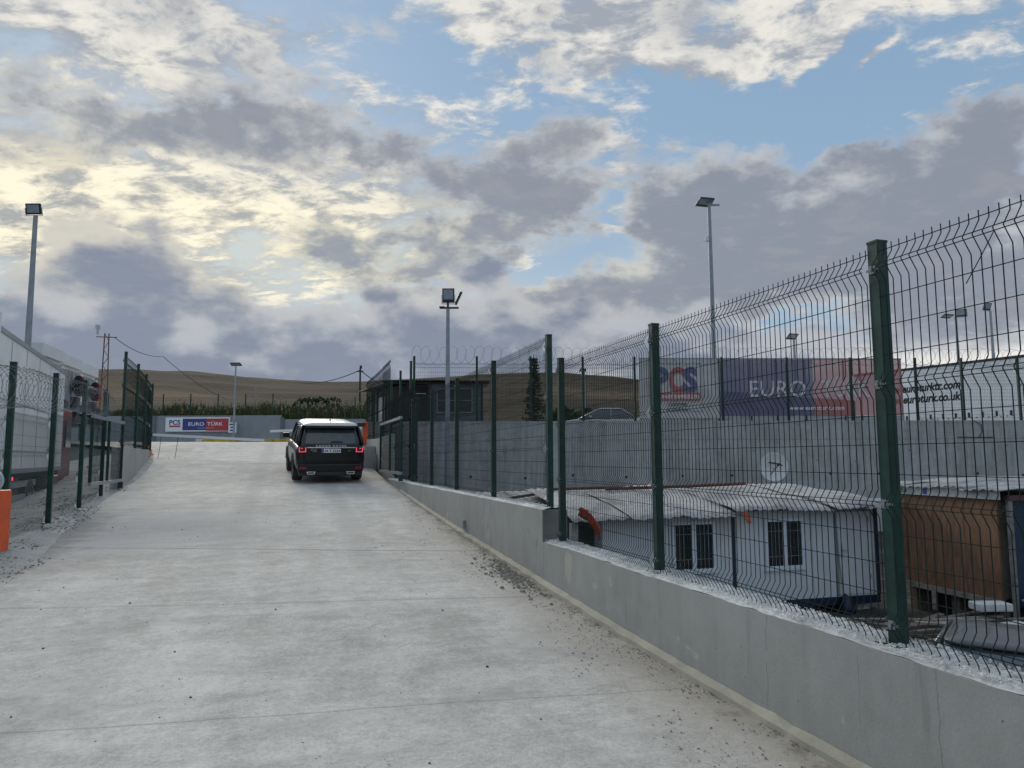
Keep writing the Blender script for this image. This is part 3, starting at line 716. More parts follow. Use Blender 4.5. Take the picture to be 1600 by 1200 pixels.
def fence(name, label, pts, panel, ph, pw=.066, group=None, gap=.033, flip=False, skip=(), razor=None, base=0.0, clamps=False, panel_z=None, cat='fence', ends=True):
    """pts (x, y, z); a post at every point, a wire panel in every bay"""
    o = Vector(pts[0]); root = thing(name, label, cat, pts[0], 0, group)
    for i, p in enumerate(pts):
        h = ph[i] if isinstance(ph, (list, tuple)) else ph
        if (round(h, 2), pw) not in _pm: _pm[(round(h, 2), pw)] = post_mesh(h, pw)
        q = pts[min(i+1, len(pts)-1)]; pr = pts[max(i-1, 0)]; an = atan2(q[1]-pr[1], q[0]-pr[0])
        inst('post', _pm[(round(h, 2), pw)], root, Vector(p)-o, (0, 0, an))
        if clamps:
            for zc in (.10, .70, 1.31, 1.915): inst('clamp', CL, root, Vector(p)-o+Vector((0, 0, zc)), (0, 0, an))
    for i in range(len(pts)-1):
        if i in skip: continue
        a = Vector(pts[i]); b = Vector(pts[i+1]); d = b-a; an = atan2(d.y, d.x); L = Vector((d.x, d.y)).length
        pz = (a.z+b.z)/2-a.z if panel_z is None else panel_z
        u = Vector((cos(an), sin(an), 0))
        inst('wire_panel', panel, root, a-o+u*gap+Vector((0, 0, pz+base))+Vector((-sin(an), cos(an), 0))*(pw/2+.004)*(-1 if flip else 1), (0, 0, an), ((L-2*gap)/2.44, 1, 1))
    if razor:
        R, pitch, zc, rr, seg = razor
        m = MB()
        for i in range(len(pts)-1):
            a = Vector(pts[i])-o; b = Vector(pts[i+1])-o; a.z += zc; b.z += zc; d = b-a; L = d.length; u = d.normalized(); s = u.cross(ZUP).normalized(); v = s.cross(u)
            nl = max(1, int(L/pitch)); P = []
            for k in range(nl*seg+1):
                t = k/(nl*seg); q = 2*pi*k/seg; rr_ = R*(1+.10*sin(k*.37+i))
                P.append(a+d*t+(s*cos(q)*.8+v*sin(q)+u*cos(q)*.75)*rr_)
            m.tube(P, rr, 3, caps=False)
            # short barbs
            for k in range(1, len(P)-1, 2):
                c = P[k]; e = (P[k+1]-P[k-1]).normalized(); n_ = e.cross(u).normalized()*.018
                m.add([c-e*.008, c+e*.008, c+n_, c-n_], [(0,2,1,3)])
            m.tube([a+v*(-R*.9), b+v*(-R*.9)], rr, 3, caps=False)
        m.build('razor_wire', M['razor'], root)
    return root

YS = [-1.93, .57, 3.07, 5.56, 7.80]
f1 = fence('mesh_fence', 'nearest green wire mesh fence, on the low grey wall in front of the white cabin', [(2.95, y, .655) for y in YS], P_NEAR, [2.07, 2.07, 2.07, 2.07, 2.07], clamps=True)
m = MB(); m.tube([(0, 0, 0), (.06, -.03, .12), (.13, -.045, .24)], .0026, 4)
m.build('bent_wire', M['wire'], f1, loc=(-.02, 4.47, 1.72))
fence('mesh_fence', 'green wire mesh fence on the higher part of the ramp wall, beside the gate', [(2.95, y, 1.0) for y in (8.20, 10.67, 13.2, 15.65, 18.2)], P_FAR, 2.06, clamps=True)
fence('tall_fence', 'tall green fence behind the right gate leaf, running up to the guard booth', [(3.07, y, z) for y, z in ((18.4, 1.0), (19.3, 1.0), (21.2, 1.0), (23.1, 2.3), (25.2, 2.28), (28.0, 2.3), (30.6, 2.34))], P_TALL, [1.95, 3.16, 3.12, 1.75, 1.85, 1.9, 1.9], pw=.06, panel_z=.0)
TL = [(-4.11,21.2,1.95),(-4.25,23.7,1.93),(-4.50,26.5,1.93),(-4.84,29.8,1.93)]
fence('tall_fence', 'tall dark green fence on the pale curb wall at the top left of the ramp', TL, P_TALL, 2.46, pw=.07)
LF = [(-3.61,8.6,.33),(-3.68,11.74,.46),(-3.78,14.08,.56),(-3.88,16.37,.67),(-4.10,19.13,.72)]
fence('mesh_fence', 'green post fence with razor wire along the left gravel verge, in front of the lorry', LF, P_LEFT, 2.5, pw=.075, razor=(.29, .22, 2.14, .0035, 16))
fence('edge_fence', 'long green fence topped with razor wire, on top of the far retaining wall',
      [(*G(s, .12), 3.08) for s in (1.77, 4.36, 6.6, 8.8, 11.0, 14.75, 17.6, 20.4, 23.3, 25.38, 27.94, 30.5, 33.1, 35.7, 38.3)], P_TALL, 2.72, skip=(4, 5, 6, 7), pw=.09, razor=(.38, .36, 2.75, .0065, 14))
BP = [(*F(-41.2+2.62*i, 70.15), 5.72 if i < 8 else 5.33) for i in range(11)]
fence('back_fence', 'thin dark fence on top of the back wall, in front of the reeds', BP, P_FLAT, 2.1, pw=.09)
# gate leaves folded back along the ramp sides
def gate(label, p0, p1, z0, z1, post_z):
    a = Vector((*p0, z0)); b = Vector((*p1, z0)); d = b-a; L = d.length; an = atan2(d.y, d.x)
    root = thing('gate_leaf', label, 'gate', tuple(a), an, 'open gate leaves')
    H = z1-z0
    for nm, (x0, x1, zz0, zz1) in dict(top_rail=(0, L, H-.07, H), bottom_rail=(0, L, 0, .07)).items():
        m = MB(); m.box(x0, x1, -.03, .03, zz0, zz1); m.build(nm, M['galv'], root)
    for x in (.0, L/2, L-.06):
        m = MB(); m.box(x, x+.06, -.028, .028, .072, H-.072); m.build('stile', M['post'], root)
    pm = panel_mesh('wire_panel', 2.44, 2.03, (.5, 1.1, 1.7), r=.003, n=3, mat='wire_far')
    inst('wire_panel', pm, root, (0, .034, .05), (0, 0, 0), (L/2.44, 1, (H-.08)/2.03))
    m = MB(); m.box(L-.09, L+.02, -.05, .05, -.16, .001); m.build('roller_foot', M['dark'], root)
    return root
gate('open green gate leaf on the left, seen behind the razor wire fence', (-3.95, 17.4), (-3.98, 20.6), 1.05, 2.55, 0)
gate('open green gate leaf standing against the right wall beside the car', (2.72, 22.9), (2.74, 18.7), 1.18, 2.66, 0)
m = MB()

# ------------------------------------------------------------------ floodlight masts
def flood_head(parent, loc, rot, w=.5, h=.42, name='lamp_head', lit=None):
    o = bpy.data.objects.new(name, None); COL.objects.link(o); 
    m = MB(); m.box(-w/2, w/2, -.035, .035, -h/2, h/2); m.box(-w/2+.05, w/2-.05, .035, .075, -h/2+.05, h/2-.05)
    for k in range(7): m.box(-w/2+.07+k*(w-.16)/6, -w/2+.085+k*(w-.16)/6, .075, .11, -h/2+.06, h/2-.06)
    bpy.data.objects.remove(o)
    b = m.build(name, M['lampblk'], parent, bevel=.012); b.location = loc; b.rotation_euler = rot
    g = MB(); g.box(-w/2+.045, w/2-.045, -.040, -.0355, -h/2+(.13 if h > .4 else .05), h/2-.045); g.build('lens', M['lampglass'], b)
    s = MB(); s.box(-w/2-.03, -w/2-.012, -.02, .02, -h*.55, .03); s.box(w/2+.012, w/2+.03, -.02, .02, -h*.55, .03); s.box(-w/2-.03, w/2+.03, -.02, .02, -h*.6, -h*.55); s.build('bracket', M['galv'], b)
    return b
def mast(name, label, xy, z0, z1, r, heads, group=None, base=True, rz=-YAW):
    root = thing(name, label, 'floodlight', (*xy, z0), rz, group)
    H = z1-z0; m = MB(); m.tube([(0,0,0), (0,0,H*.55), (0,0,H)], [r, r*.85, r*.62], 12); m.build('pole', M['galv'], root, smooth=True, auto=40)
    if base: m = MB(); m.box(-r*2.3, r*2.3, -r*2.3, r*2.3, 0, .03); m.cyl((0,0,.03), (0,0,.12), r*1.3, 12); m.build('base_plate', M['galv'], root)
    for loc, rot, w, h in heads: flood_head(root, (loc[0], loc[1], H+loc[2]), rot, w, h)
    return root
mm = mast('floodlight_mast', 'floodlight mast with two black heads standing before the retaining wall, left of centre', G(3.2, -2.0), GROUND_LOW, 7.38, .11, [((.02, -.05, .50), (.12, 0, 0), .47, .56), ((.40, .05, .42), (.05, -1.15, .2), .52, .10)])
m = MB(); m.box(-.30, .42, -.07, .07, 9.0-.02, 9.03); m.box(-.04, .04, -.04, .04, 9.03, 9.2); m.box(-.32, -.12, -.16, .10, 8.99, 9.04); m.build('head_bracket', M['dark'], mm)
mast('floodlight_mast', 'tall floodlight mast rising behind the white lorry trailer at the far left', F(-15.95, 24),   .3, 9.75, .115, [((-.05, -.05, .22), (.25, 0, 0), .50, .36)])
mm = mast('floodlight_mast', 'tallest floodlight mast, on the upper yard behind the sign banner, with a small camera', G(15.65, 3.6), 2.5, 13.75, .125, [((-.18, 0, .12), (1.15, .0, .25), .75, .55)])
m = MB(); m.box(-.1, .5, -.05, .05, 11.17, 11.25); m.build('head_bracket', M['galv'], mm)
m = MB(); m.cyl((-.16, -.05, 9.62), (-.16, -.05, 9.40), .10, 10); m.tube([(-.16, 0, 9.66), (0, 0, 9.66)], .03, 5); m.build('security_camera', M['whitep'], mm)
mast('floodlight_mast', 'slim floodlight mast in the upper yard beside the far company sign', F(-25.7, 68), 2.5, 10.25, .10, [((0, 0, .12), (1.2, 0, 0), .95, .5)])
mast('floodlight_mast', 'floodlight mast seen above the blue part of the banner', G(29.5, 25), 2.5, 10.6, .14, [((-.1, 0, .3), (.9, 0, .4), .9, .55)])
mast('floodlight_mast', 'floodlight mast with two heads, seen through the fence right of the nearest post', G(42.8, 25), 2.5, 12.6, .15, [((-.65, 0, .0), (1.2, 0, .3), .9, .5), ((.45, 0, .25), (.5, 0, -.5), .8, .6)])
mast('floodlight_mast', 'rightmost distant floodlight mast above the white trailer', G(45.7, 25), 2.5, 13.1, .15, [((-.2, 0, .3), (.4, 0, .4), .8, .6)])
mast('lamp_post', 'thin pale lamp post before the hillside, above the parked cars', G(12.95, 25), 2.5, 8.1, .10, [((-.1, 0, .1), (1.1, 0, .2), .5, .3)])

# ------------------------------------------------------------------ SUV
def loft(m, rings, mi=0, cap0=True, cap1=True):
    n = len(rings[0]); b = len(m.v)
    for r in rings: m.v += [tuple(p) for p in r]
    for i in range(len(rings)-1):
        for k in range(n): m.f.append((b+i*n+k, b+i*n+(k+1) % n, b+(i+1)*n+(k+1) % n, b+(i+1)*n+k)); m.m.append(mi)
    if cap0: m.f.append(tuple(b+k for k in range(n-1, -1, -1))); m.m.append(mi)
    if cap1: m.f.append(tuple(b+(len(rings)-1)*n+k for k in range(n))); m.m.append(mi)
def body_ring(y, hw, zb, zs, hood):
    """closed section at y: half width, underside, shoulder height, deck height"""
    R = [(hw*.80, zb), (hw*.95, zb+.05), (hw*.985, zb+.22), (hw, (zb+zs)/2+.05), (hw*.985, zs-.10), (hw*.95, zs-.02), (hw*.86, hood-.01), (hw*.45, hood)]
    P = [(x, y, z) for x, z in R]+[(-x, y, z) for x, z in R[::-1]]
    return P
def rrect(hx, y0, y1, r, z, n=4, tilt=0.0, bulge=0.0):
    P = []; cx = hx-r
    for (sx, yc, a0) in ((1, y0+r, -pi/2), (1, y1-r, 0), (-1, y1-r, pi/2), (-1, y0+r, pi)):
        for k in range(n+1):
            a = a0+pi/2*k/n; P.append((sx*cx+r*cos(a), yc+r*sin(a), z+tilt*((yc+r*sin(a))-y0)))
    return P
def wheel(parent, x, y, R=.37, w=.27, side=1, front=0.0):
    m = MB(); P = [(-w/2, R*.60), (-w/2, R*.90), (-w*.40, R*.985), (-w*.1, R), (w*.1, R), (w*.40, R*.985), (w/2, R*.90), (w/2, R*.60)]
    n = 28; 
    for i in range(n):
        a = 2*pi*i/n
        for px, pr in P: m.v.append((px, pr*cos(a), pr*sin(a)))
    k = len(P)
    for i in range(n):
        for j in range(k-1): m.f.append((i*k+j, i*k+j+1, ((i+1) % n)*k+j+1, ((i+1) % n)*k+j)); m.m.append(0)
        m.f.append((i*k+k-1, i*k, ((i+1) % n)*k, ((i+1) % n)*k+k-1)); m.m.append(0)
    o = m.build('wheel', M['tyre'], parent, smooth=True, auto=35); o.location = (x, y, R); o.rotation_euler = (0, 0, front)
    r = MB(); s = side*(w/2-.03); r.cyl((s-side*.10, 0, 0), (s-side*.06, 0, 0), R*.6, 20)
    for q in range(5):
        a = 2*pi*q/5; c, sn = cos(a), sin(a)
        r.tube([(s-side*.01, 0, 0), (s, c*R*.57, sn*R*.57)], [.035, .022], 4)
    r.tube([(s, cos(a)*R*.60, sin(a)*R*.60) for a in [2*pi*i/20 for i in range(20)]], .018, 5, closed=True)
    r.build('rim', M['rim'], o)
    return o
def make_suv(loc, rz, rx):
    c = thing('parked_car', 'black car with a white roof and lit red tail lights driving up the ramp', 'car', loc, rz, rx=rx)
    m = MB(); st = [(-.02,.86,.46,.90,.93),(.02,.93,.40,.98,1.02),(.12,.965,.34,1.03,1.08),(.5,.985,.30,1.06,1.11),(1.4,.985,.28,1.06,1.11),(2.6,.98,.28,1.05,1.10),(3.5,.98,.28,1.04,1.09),(4.1,.97,.30,1.0,1.06),(4.55,.93,.34,.92,.98),(4.78,.85,.40,.82,.86),(4.85,.70,.46,.72,.75)]
    loft(m, [body_ring(*s) for s in st])
    b = m.build('body', M['carblack'], c, smooth=True)
    md = b.modifiers.new('s', 'SUBSURF'); md.levels = md.render_levels = 2
    # glasshouse
    m = MB(); loft(m, [rrect(.90,.10,3.62,.16,1.06), rrect(.875,.16,3.35,.16,1.22), rrect(.80,.33,2.80,.16,1.52), rrect(.755,.44,2.45,.17,1.62)])
    m.build('glasshouse', M['glass'], c, smooth=True, auto=50)
    m = MB(); loft(m, [rrect(.77,.14,2.50,.18,1.585), rrect(.775,.12,2.50,.18,1.615), rrect(.745,.16,2.42,.2,1.665,tilt=.012), rrect(.66,.26,2.30,.2,1.705,tilt=.018), rrect(.45,.45,2.1,.2,1.735,tilt=.015)])
    rf = m.build('roof', M['carwhite'], c, smooth=True)
    md = rf.modifiers.new('s', 'SUBSURF'); md.levels = md.render_levels = 1
    m = MB(); m.box(-.70, .70, .10, .30, 1.545, 1.588); m.build('spoiler', M['carblack'], c, bevel=.015)
    m = MB(); loft(m, [[(x, y, z) for x, y, z in ((-.02,-.05,0),(.02,-.05,0),(.02,.08,0),(-.02,.08,0))], [(-.005,.04,.07),(.005,.04,.07),(.005,.08,.07),(-.005,.08,.07)]]); m.build('roof_antenna', M['dark'], c, loc=(0, .42, 1.745))
    # body coloured D pillars and window frame round the rear screen
    for s in (-1, 1):
        for pp, r_ in (([(s*.885,.115,1.07),(s*.86,.19,1.25),(s*.79,.345,1.53),(s*.755,.40,1.60)], .045), ([(s*.90,.55,1.08),(s*.80,.62,1.55)], .04), ([(s*.905,1.55,1.08),(s*.80,1.5,1.56)], .03), ([(s*.90,3.3,1.10),(s*.79,2.5,1.60)], .035)):
            m = MB(); m.tube(pp, r_, 6); m.build('window_pillar', M['carblack'], c, smooth=True)
    m = MB(); m.add([(-.70,.10,1.11),(.70,.10,1.11),(.64,.285,1.50),(-.64,.285,1.50)], [(0,1,2,3)]); m.add([(-.70,.13,1.11),(.70,.13,1.11),(.64,.31,1.50),(-.64,.31,1.50)], [(3,2,1,0)])
    m.build('rear_window', M['glassl'], c)
    m = MB(); m.tube([(0,.085,1.13),(.03,.10,1.17),(.34,.105,1.16)], .012, 5); m.build('rear_wiper', M['dark'], c)
    # tailgate, lights, trim
    m = MB(); m.box(-.74,.74,-.045,.06,.60,1.07); m.build('tailgate', M['carblack'], c, bevel=.035)
    m = MB(); m.box(-.66,.66,-.062,-.046,1.00,1.025); m.build('chrome_strip', M['chrome'], c)
    for s in (-1, 1):
        m = MB(); m.box(min(s*.66, s*.89), max(s*.66, s*.89), -.050, .16, .87, 1.055); t = m.build('tail_light', M['dark'], c, bevel=.02)
        m = MB(); a, b_ = sorted((s*.685, s*.875))
        m.box(a, b_, -.058, -.051, .885, .905); m.box(a, a+.022, -.058, -.051, .907, 1.02) ; m.box(b_-.022, b_, -.058, -.051, .907, 1.02); m.box(s*.80-.02, s*.80+.02, -.058, -.051, .98, 1.0)
        m.build('light_ring', M['taillamp'], t)
        m = MB(); a, b_ = sorted((s*.67, s*.86)); m.box(a, b_, -.085, -.070, .42, .475); m.build('reflector', M['redrefl'], c)
        m = MB(); a, b_ = sorted((s*.42, s*.66)); m.add([(a+.03,-.10,.27),(b_-.02,-.10,.27),(b_,-.10,.345),(a,-.10,.345),(a+.03,.05,.27),(b_-.02,.05,.27),(b_,.05,.345),(a,.05,.345)], [(0,1,2,3),(0,4,5,1),(1,5,6,2),(2,6,7,3),(3,7,4,0)]); t = m.build('exhaust_tip', M['chrome'], c)
        m = MB(); m.box(a+.035, b_-.035, -.1025, -.1005, .288, .328); m.build('tip_opening', M['ink'], t)  # black plate paints in the dark of the pipe mouth
        m = MB(); m.tube([(s*.91,3.05,1.10),(s*1.02,3.03,1.16)], .02, 5); m.cbox((s*1.06,3.02,1.20), (.20,.13,.15)); m.build('wing_mirror', M['carblack'], c, bevel=.03)
        for yy in (.95, 3.87):
            m = MB(); m.tube([(s*.965, yy+cos(a)*.435, .37+sin(a)*.435) for a in [pi*i/14 for i in range(15)]], .035, 6); m.build('wheel_arch', M['dark'], c, smooth=True)
            wheel(c, s*.845, yy, .375, .275, s)
    m = MB(); m.box(-.90,.90,-.075,.12,.33,.56); m.build('bumper', M['carblack'], c, bevel=.04)
    m = MB(); m.box(-.40,.40,-.078,.02,.24,.34); m.box(-.86,.86,.0,.3,.22,.33); m.build('diffuser', M['dark'], c, bevel=.01)
    m = MB(); m.box(-.262,.262,-.062,-.048,.865,.98); pl = m.build('number_plate', M['whitep'], c, bevel=.004)
    m = MB(); m.box(-.258,-.205,-.0655,-.0625,.869,.976); m.build('plate_band', M['blue_ink'], pl)
    text('plate_number', '34 T 3224', .098, M['ink'], pl, (.03,-.0625,.887), bold=.02, depth=.0015, width=.42)
    text('tailgate_lettering', 'RANGE ROVER', .062, M['whitep'], c, (.0,-.049,1.036), bold=.02, depth=.002, width=.84, space=1.5)
    text('model_badge', 'SPORT', .035, M['chrome'], c, (-.47,-.048,.935), depth=.002, width=.16)
    text('model_badge', 'HSE', .03, M['chrome'], c, (-.45,-.048,.895), depth=.002, width=.10)
    m = MB(); m.add([(.50+.045*cos(a), -.048, .925+.022*sin(a)) for a in [2*pi*i/14 for i in range(14)]]+[(.50+.045*cos(a), -.054, .925+.022*sin(a)) for a in [2*pi*i/14 for i in range(14)]], [tuple(range(14, 28))]+[(i, (i+1) % 14, 14+(i+1) % 14, 14+i) for i in range(14)]); m.build('oval_badge', M['green_ink'], c)
    return c
make_suv((1.16, 21.45, rz_(21.45)-.0), .055, math.atan(.083))

def make_sedan(name, label, cat, loc, rz, paint, group=None, L=4.4, glass='glassl'):
    c = thing(name, label, cat, loc, rz, group); k = L/4.4
    m = MB(); st = [(0,.70,.34,.72,.78),(.08,.80,.28,.80,.90),(.5,.86,.22,.86,.97),(1.2,.88,.20,.88,.95),(2.2,.88,.20,.88,.93),(3.1,.87,.20,.86,.92),(3.8,.84,.22,.76,.84),(4.25,.76,.26,.62,.68),(4.4,.62,.32,.52,.56)]
    loft(m, [body_ring(s[0]*k, *s[1:]) for s in st]); b = m.build('body', M[paint], c, smooth=True); md = b.modifiers.new('s', 'SUBSURF'); md.levels = md.render_levels = 2
    m = MB(); loft(m, [rrect(.80,.55*k,3.25*k,.15,.90), rrect(.76,.75*k,2.95*k,.16,1.06), rrect(.66,1.15*k,2.35*k,.18,1.33), rrect(.60,1.3*k,2.2*k,.18,1.40)]); m.build('windows', M[glass], c, smooth=True, auto=50)
    m = MB(); loft(m, [rrect(.67,1.10*k,2.36*k,.2,1.345), rrect(.65,1.13*k,2.32*k,.2,1.39,tilt=.004), rrect(.5,1.3*k,2.15*k,.18,1.43)]); r_ = m.build('roof', M[paint], c, smooth=True)
    md = r_.modifiers.new('s', 'SUBSURF'); md.levels = md.render_levels = 1
    for s in (-1, 1):
        for pp in ([(s*.79,.60*k,.92),(s*.66,1.18*k,1.35)], [(s*.79,3.2*k,.92),(s*.64,2.32*k,1.36)], [(s*.80,1.75*k,.90),(s*.665,1.74*k,1.36)], [(s*.665,1.15*k,1.36),(s*.665,2.33*k,1.36)]): m = MB(); m.tube(pp, .025, 5); m.build('window_pillar', M[paint], c, smooth=True)
        m = MB(); m.cbox((s*.93, 2.75*k, .98), (.18, .10, .11)); m.build('wing_mirror', M[paint], c, bevel=.02)
        m = MB(); m.cbox((s*.60, 4.22*k, .60), (.30, .2, .12), (0, 0, -s*.35)); m.build('headlight', M['glassl'], c, bevel=.02)
        for yy in (.85*k, 3.5*k): wheel(c, s*.77, yy, .31, .20, s)
    return c
sx, sy = G(9.0, 4.2)
make_sedan('parked_car', 'silver parked car with reddish lower body, its roof showing above the retaining wall', 'car', (*G(12.5, 4.6), 2.5), GR+radians(88), 'carsilver', 'cars parked on the upper yard')
make_sedan('parked_car', 'pale silver parked car half hidden behind the sign banner', 'car', (*G(16.6, 5.6), 2.6), GR+radians(88), 'carsilver', 'cars parked on the upper yard')
make_sedan('parked_car', 'dusty dark car standing low behind the nearest fence at the bottom right corner', 'car', (8.05, 6.45, -1.50), radians(127), 'cardark', glass='glassl')

# ------------------------------------------------------------------ lorries at the left
def make_lorry():
    d = Vector((-6.16-(-5.28), 23.82-16.23)); rz = atan2(-d.x, d.y)
    t = thing('lorry', 'white box trailer lorry with a red cab, behind the left razor wire fence', 'lorry', (-6.16, 23.82, .22), rz)
    # local +y forward, right side at x=0; box reaches back
    m = MB(); m.box(-2.5, 0, -13.4, 0, 1.10, 3.86); m.build('trailer_box', M['trailer'], t, bevel=.03)
    m = MB(); m.box(-.03, .02, -13.42, .01, 3.80, 3.90); m.build('roof_rail', M['galv'], t)
    m = MB(); m.box(-.02, .018, -13.4, 0, 1.10, 1.20); m.build('side_rail', M['galv'], t)
    m = MB(); m.box(.002, .012, -13.4, -.25, 1.55, 1.585); m.box(.002, .012, -13.4, -.25, 2.55, 2.57); m.build('side_moulding', M['alu'], t)
    for i in range(9):
        y = -.9-1.5*i; mm_ = MB(); mm_.box(.002, .008, y, y+.02, 1.22, 3.78); mm_.build('panel_joint', M['alu'], t)
    m = MB(); m.box(-2.1, -.4, -13.2, -.3, .85, 1.09); m.build('chassis', M['dark'], t)
    m = MB(); m.box(-.12, -.06, -9.0, -3.2, .45, .62); m.box(-.12, -.06, -9.0, -3.2, .78, .92); m.build('side_guard', M['galv'], t)
    m = MB(); m.box(-.75, -.10, -6.6, -4.9, .40, 1.0); m.build('pallet_box', M['dark'], t, bevel=.02)
    m = MB(); m.box(-.055, -.045, -5.9, -5.80, .95, 1.02); m.build('marker_lamp', M['redlamp'], t)
    m = MB(); m.box(-.098, -.088, -6.1, -5.85, .62, .70); m.build('reflector', M['amber'], t)
    for y in (-11.3, -10.0, -8.7, -3.9, -1.6):
        for x in (-.22, -2.28): wheel(t, x, y, .48, .36, 1 if x > -1 else -1)
    # cab
    m = MB(); m.prism([(-.15,.55),(-.10,2.55),(-.45,2.8),(-2.05,2.8),(-2.40,2.55),(-2.35,.55)], .75, [2.95,2.95,2.75,2.75,2.95,2.95]); m.build('cab', M['red'], t, bevel=.08)
    m = MB(); m.prism([(-.30,.6),(-.35,2.0),(-2.15,2.0),(-2.2,.6)], 2.9, [3.75,3.25,3.25,3.75]); m.build('wind_deflector', M['red'], t, bevel=.08)
    m = MB(); m.box(-.096, -.085, 1.3, 2.3, 1.75, 2.55); m.build('cab_window', M['glass'], t)
    m = MB(); m.box(-.6, -.10, -1.0, .45, .42, .95); m.box(-2.3, -.2, .6, 2.75, .35, .76); m.build('cab_skirt', M['red'], t, bevel=.04)
    m = MB(); m.tube([(-.1, 2.2, 2.5), (.14, 2.5, 2.5)], .02, 5); m.cbox((.16, 2.5, 2.25), (.12, .20, .55)); m.build('wing_mirror', M['dark'], t, bevel=.02)
    for x in (-.22, -2.28): wheel(t, x, 2.15, .48, .32, 1 if x > -1 else -1)
    return t
make_lorry()
def make_parked_trailer(i, label, y0):
    t = thing('parked_trailer', label, 'trailer', (-9.55-.02*i, y0, 2.3), radians(-3), 'row of parked trailers')
    W = 2.5
    m = MB(); m.box(-12.0, -.10, 0, W, 1.15, 3.92); m.build('trailer_box', M['trailer'], t, bevel=.02)
    m = MB(); m.box(-1.2, .06, -.02, W+.02, 3.48, 4.0); m.build('top_fascia', M['white'], t, bevel=.02)
    m = MB(); m.box(-.1, .03, -.015, .22, 1.0, 3.349); m.box(-.1, .03, W-.16, W+.015, 1.0, 3.349); m.build('corner_post', M['white'], t)
    me = MB().box(-.04, .0, 0, .14, 1.2, 3.34).mesh('rib', [M['ribgrey']])
    for k in range(9): inst('rib', me, t, (-.06+.035*(k % 2), .26+.225*k, 0))
    m = MB(); m.box(-.0995, -.05, .22, W-.16, 1.2, 3.34); m.build('front_panel', M['ribgrey'], t)
    # coiled air lines, frame and landing gear below
    for k, (mt_, yy) in enumerate((('redc', 1.55), ('black', 1.25))):
        m = MB(); m.tube([(.25+.16*cos(q), yy+.10*sin(q*.5), 2.9-.45*(q/30)+.22*sin(q)) for q in [j*.5 for j in range(66)]], .05, 5); m.build('air_hose', M[mt_], t)
    m = MB(); m.box(.05, .5, .3, 2.2, 1.0, 1.25); m.box(.2, .5, .5, .9, 1.25, 2.1); m.box(.15, .5, 1.5, 1.9, 1.25, 1.8); m.box(-11.5, -.2, .5, 2.0, .9, 1.149); m.build('chassis', M['dark'], t, bevel=.02)
    m = MB(); m.box(-2.2, -2.05, .35, .5, 0, 1.1); m.box(-2.2, -2.05, 2.0, 2.15, 0, 1.1); m.build('landing_leg', M['galv'], t)
    for x in (-8.6, -9.9):
        for yy in (.25, 2.25):
            w_ = wheel(t, x, yy, .48, .34, 1); w_.rotation_euler.z = pi/2
make_parked_trailer(0, 'nearest parked trailer with white fascia and grey ribbed front, behind the lorry', 33.4)
make_parked_trailer(1, 'middle parked trailer with grey ribbed front and red hose', 36.5)
make_parked_trailer(2, 'farthest parked trailer with grey ribbed front, next to the rusty lattice pole', 39.6)

# white trailer with web addresses behind the banner
t = thing('parked_trailer', 'long white trailer with black web addresses on its side, behind the red banner', 'trailer', (*F(20.95, 44.8), 2.55), -YAW-radians(62.6))
m = MB(); m.box(0, 12.6, 0, 2.5, .75, 3.95); m.build('trailer_box', M['trailer'], t, bevel=.02)
m = MB(); m.box(-.02, 12.62, -.03, .02, 3.86, 4.0); m.build('roof_rail', M['dark'], t)
m = MB(); m.box(0, 12.6, -.02, .3, .58, .749); m.build('side_rail', M['dark'], t)
hk = MB().box(-.05, .05, -.03, -.002, 0, .26).mesh('curtain_buckle', [M['ink']]); dt = MB().box(-.025, .025, -.03, -.002, 0, .05).mesh('tie_stud', [M['ink']])
for i in range(17): inst('curtain_buckle', hk, t, (.5+i*.70, 0, 1.02))
for i in range(40): inst('tie_stud', dt, t, (.3+i*.30, 0, .98))
text('web_address', 'www.euroturktr.com', .62, M['ink'], t, (1.85, -.004, 2.62), bold=.035, shear=.22, width=4.6, align='R')
text('web_address', 'www.euroturk.co.uk', .62, M['ink'], t, (1.85, -.004, 2.0), bold=.035, shear=.22, width=4.6, align='R')
text('small_print', 'www', .26, M['green_ink'], t, (9.3, -.004, 2.45), align='R')
for x in (2, 3.3, 10.8, 12):
    for yy in (.3, 2.2): w_ = wheel(t, x, yy, .48, .34, -1); w_.rotation_euler.z = pi/2

# banner on the edge of the upper yard
b = thing('sign_banner', 'long mesh banner in white, blue and red with large company lettering', 'banner', (*G(11.4, 1.0), 2.6), GR-radians(.6))
BH0, BH1 = .65, 3.22
for nm, mt_, x0, x1, z0 in (('white_field', 'ban_w', 0, 3.5, BH0), ('blue_field', 'ban_b', 3.503, 7.72, .76), ('red_field', 'ban_r', 7.723, 11.75, .76)):
    m = MB(); n = 12
    for i in range(n+1):
        x = x0+(x1-x0)*i/n
        for j in range(7):
            z = z0+(BH1-z0)*j/6; m.v.append((x, .012*sin(x*2.1)+.01*sin(z*3+x), z))
    for i in range(n):
        for j in range(6): m.f.append((i*7+j, (i+1)*7+j, (i+1)*7+j+1, i*7+j+1)); m.m.append(0)
    m.build(nm, M[mt_], b)
m = MB(); m.box(0, 11.8, .05, .11, BH1, BH1+.07); m.build('top_rail', M['galv'], b)
m = MB(); m.box(0, 11.8, .05, .11, .42, .75); m.build('bottom_board', M['ribgrey'], b)
for x in (0.02, 3.45, 4.9, 6.05, 7.35, 9.1, 9.85, 11.68):
    m = MB(); m.box(x, x+.07, .04, .12, 0, BH1+.02); m.build('frame_post', M['galv'] if x in (.02, 11.68) else M['navy'], b)
m = MB(); m.tube([(.60, -.03, .95), (2.75, -.03, .95), (2.75, -.03, 3.05), (.60, -.03, 3.05)], .012, 4, closed=True); m.build('logo_border', M['galv'], b)
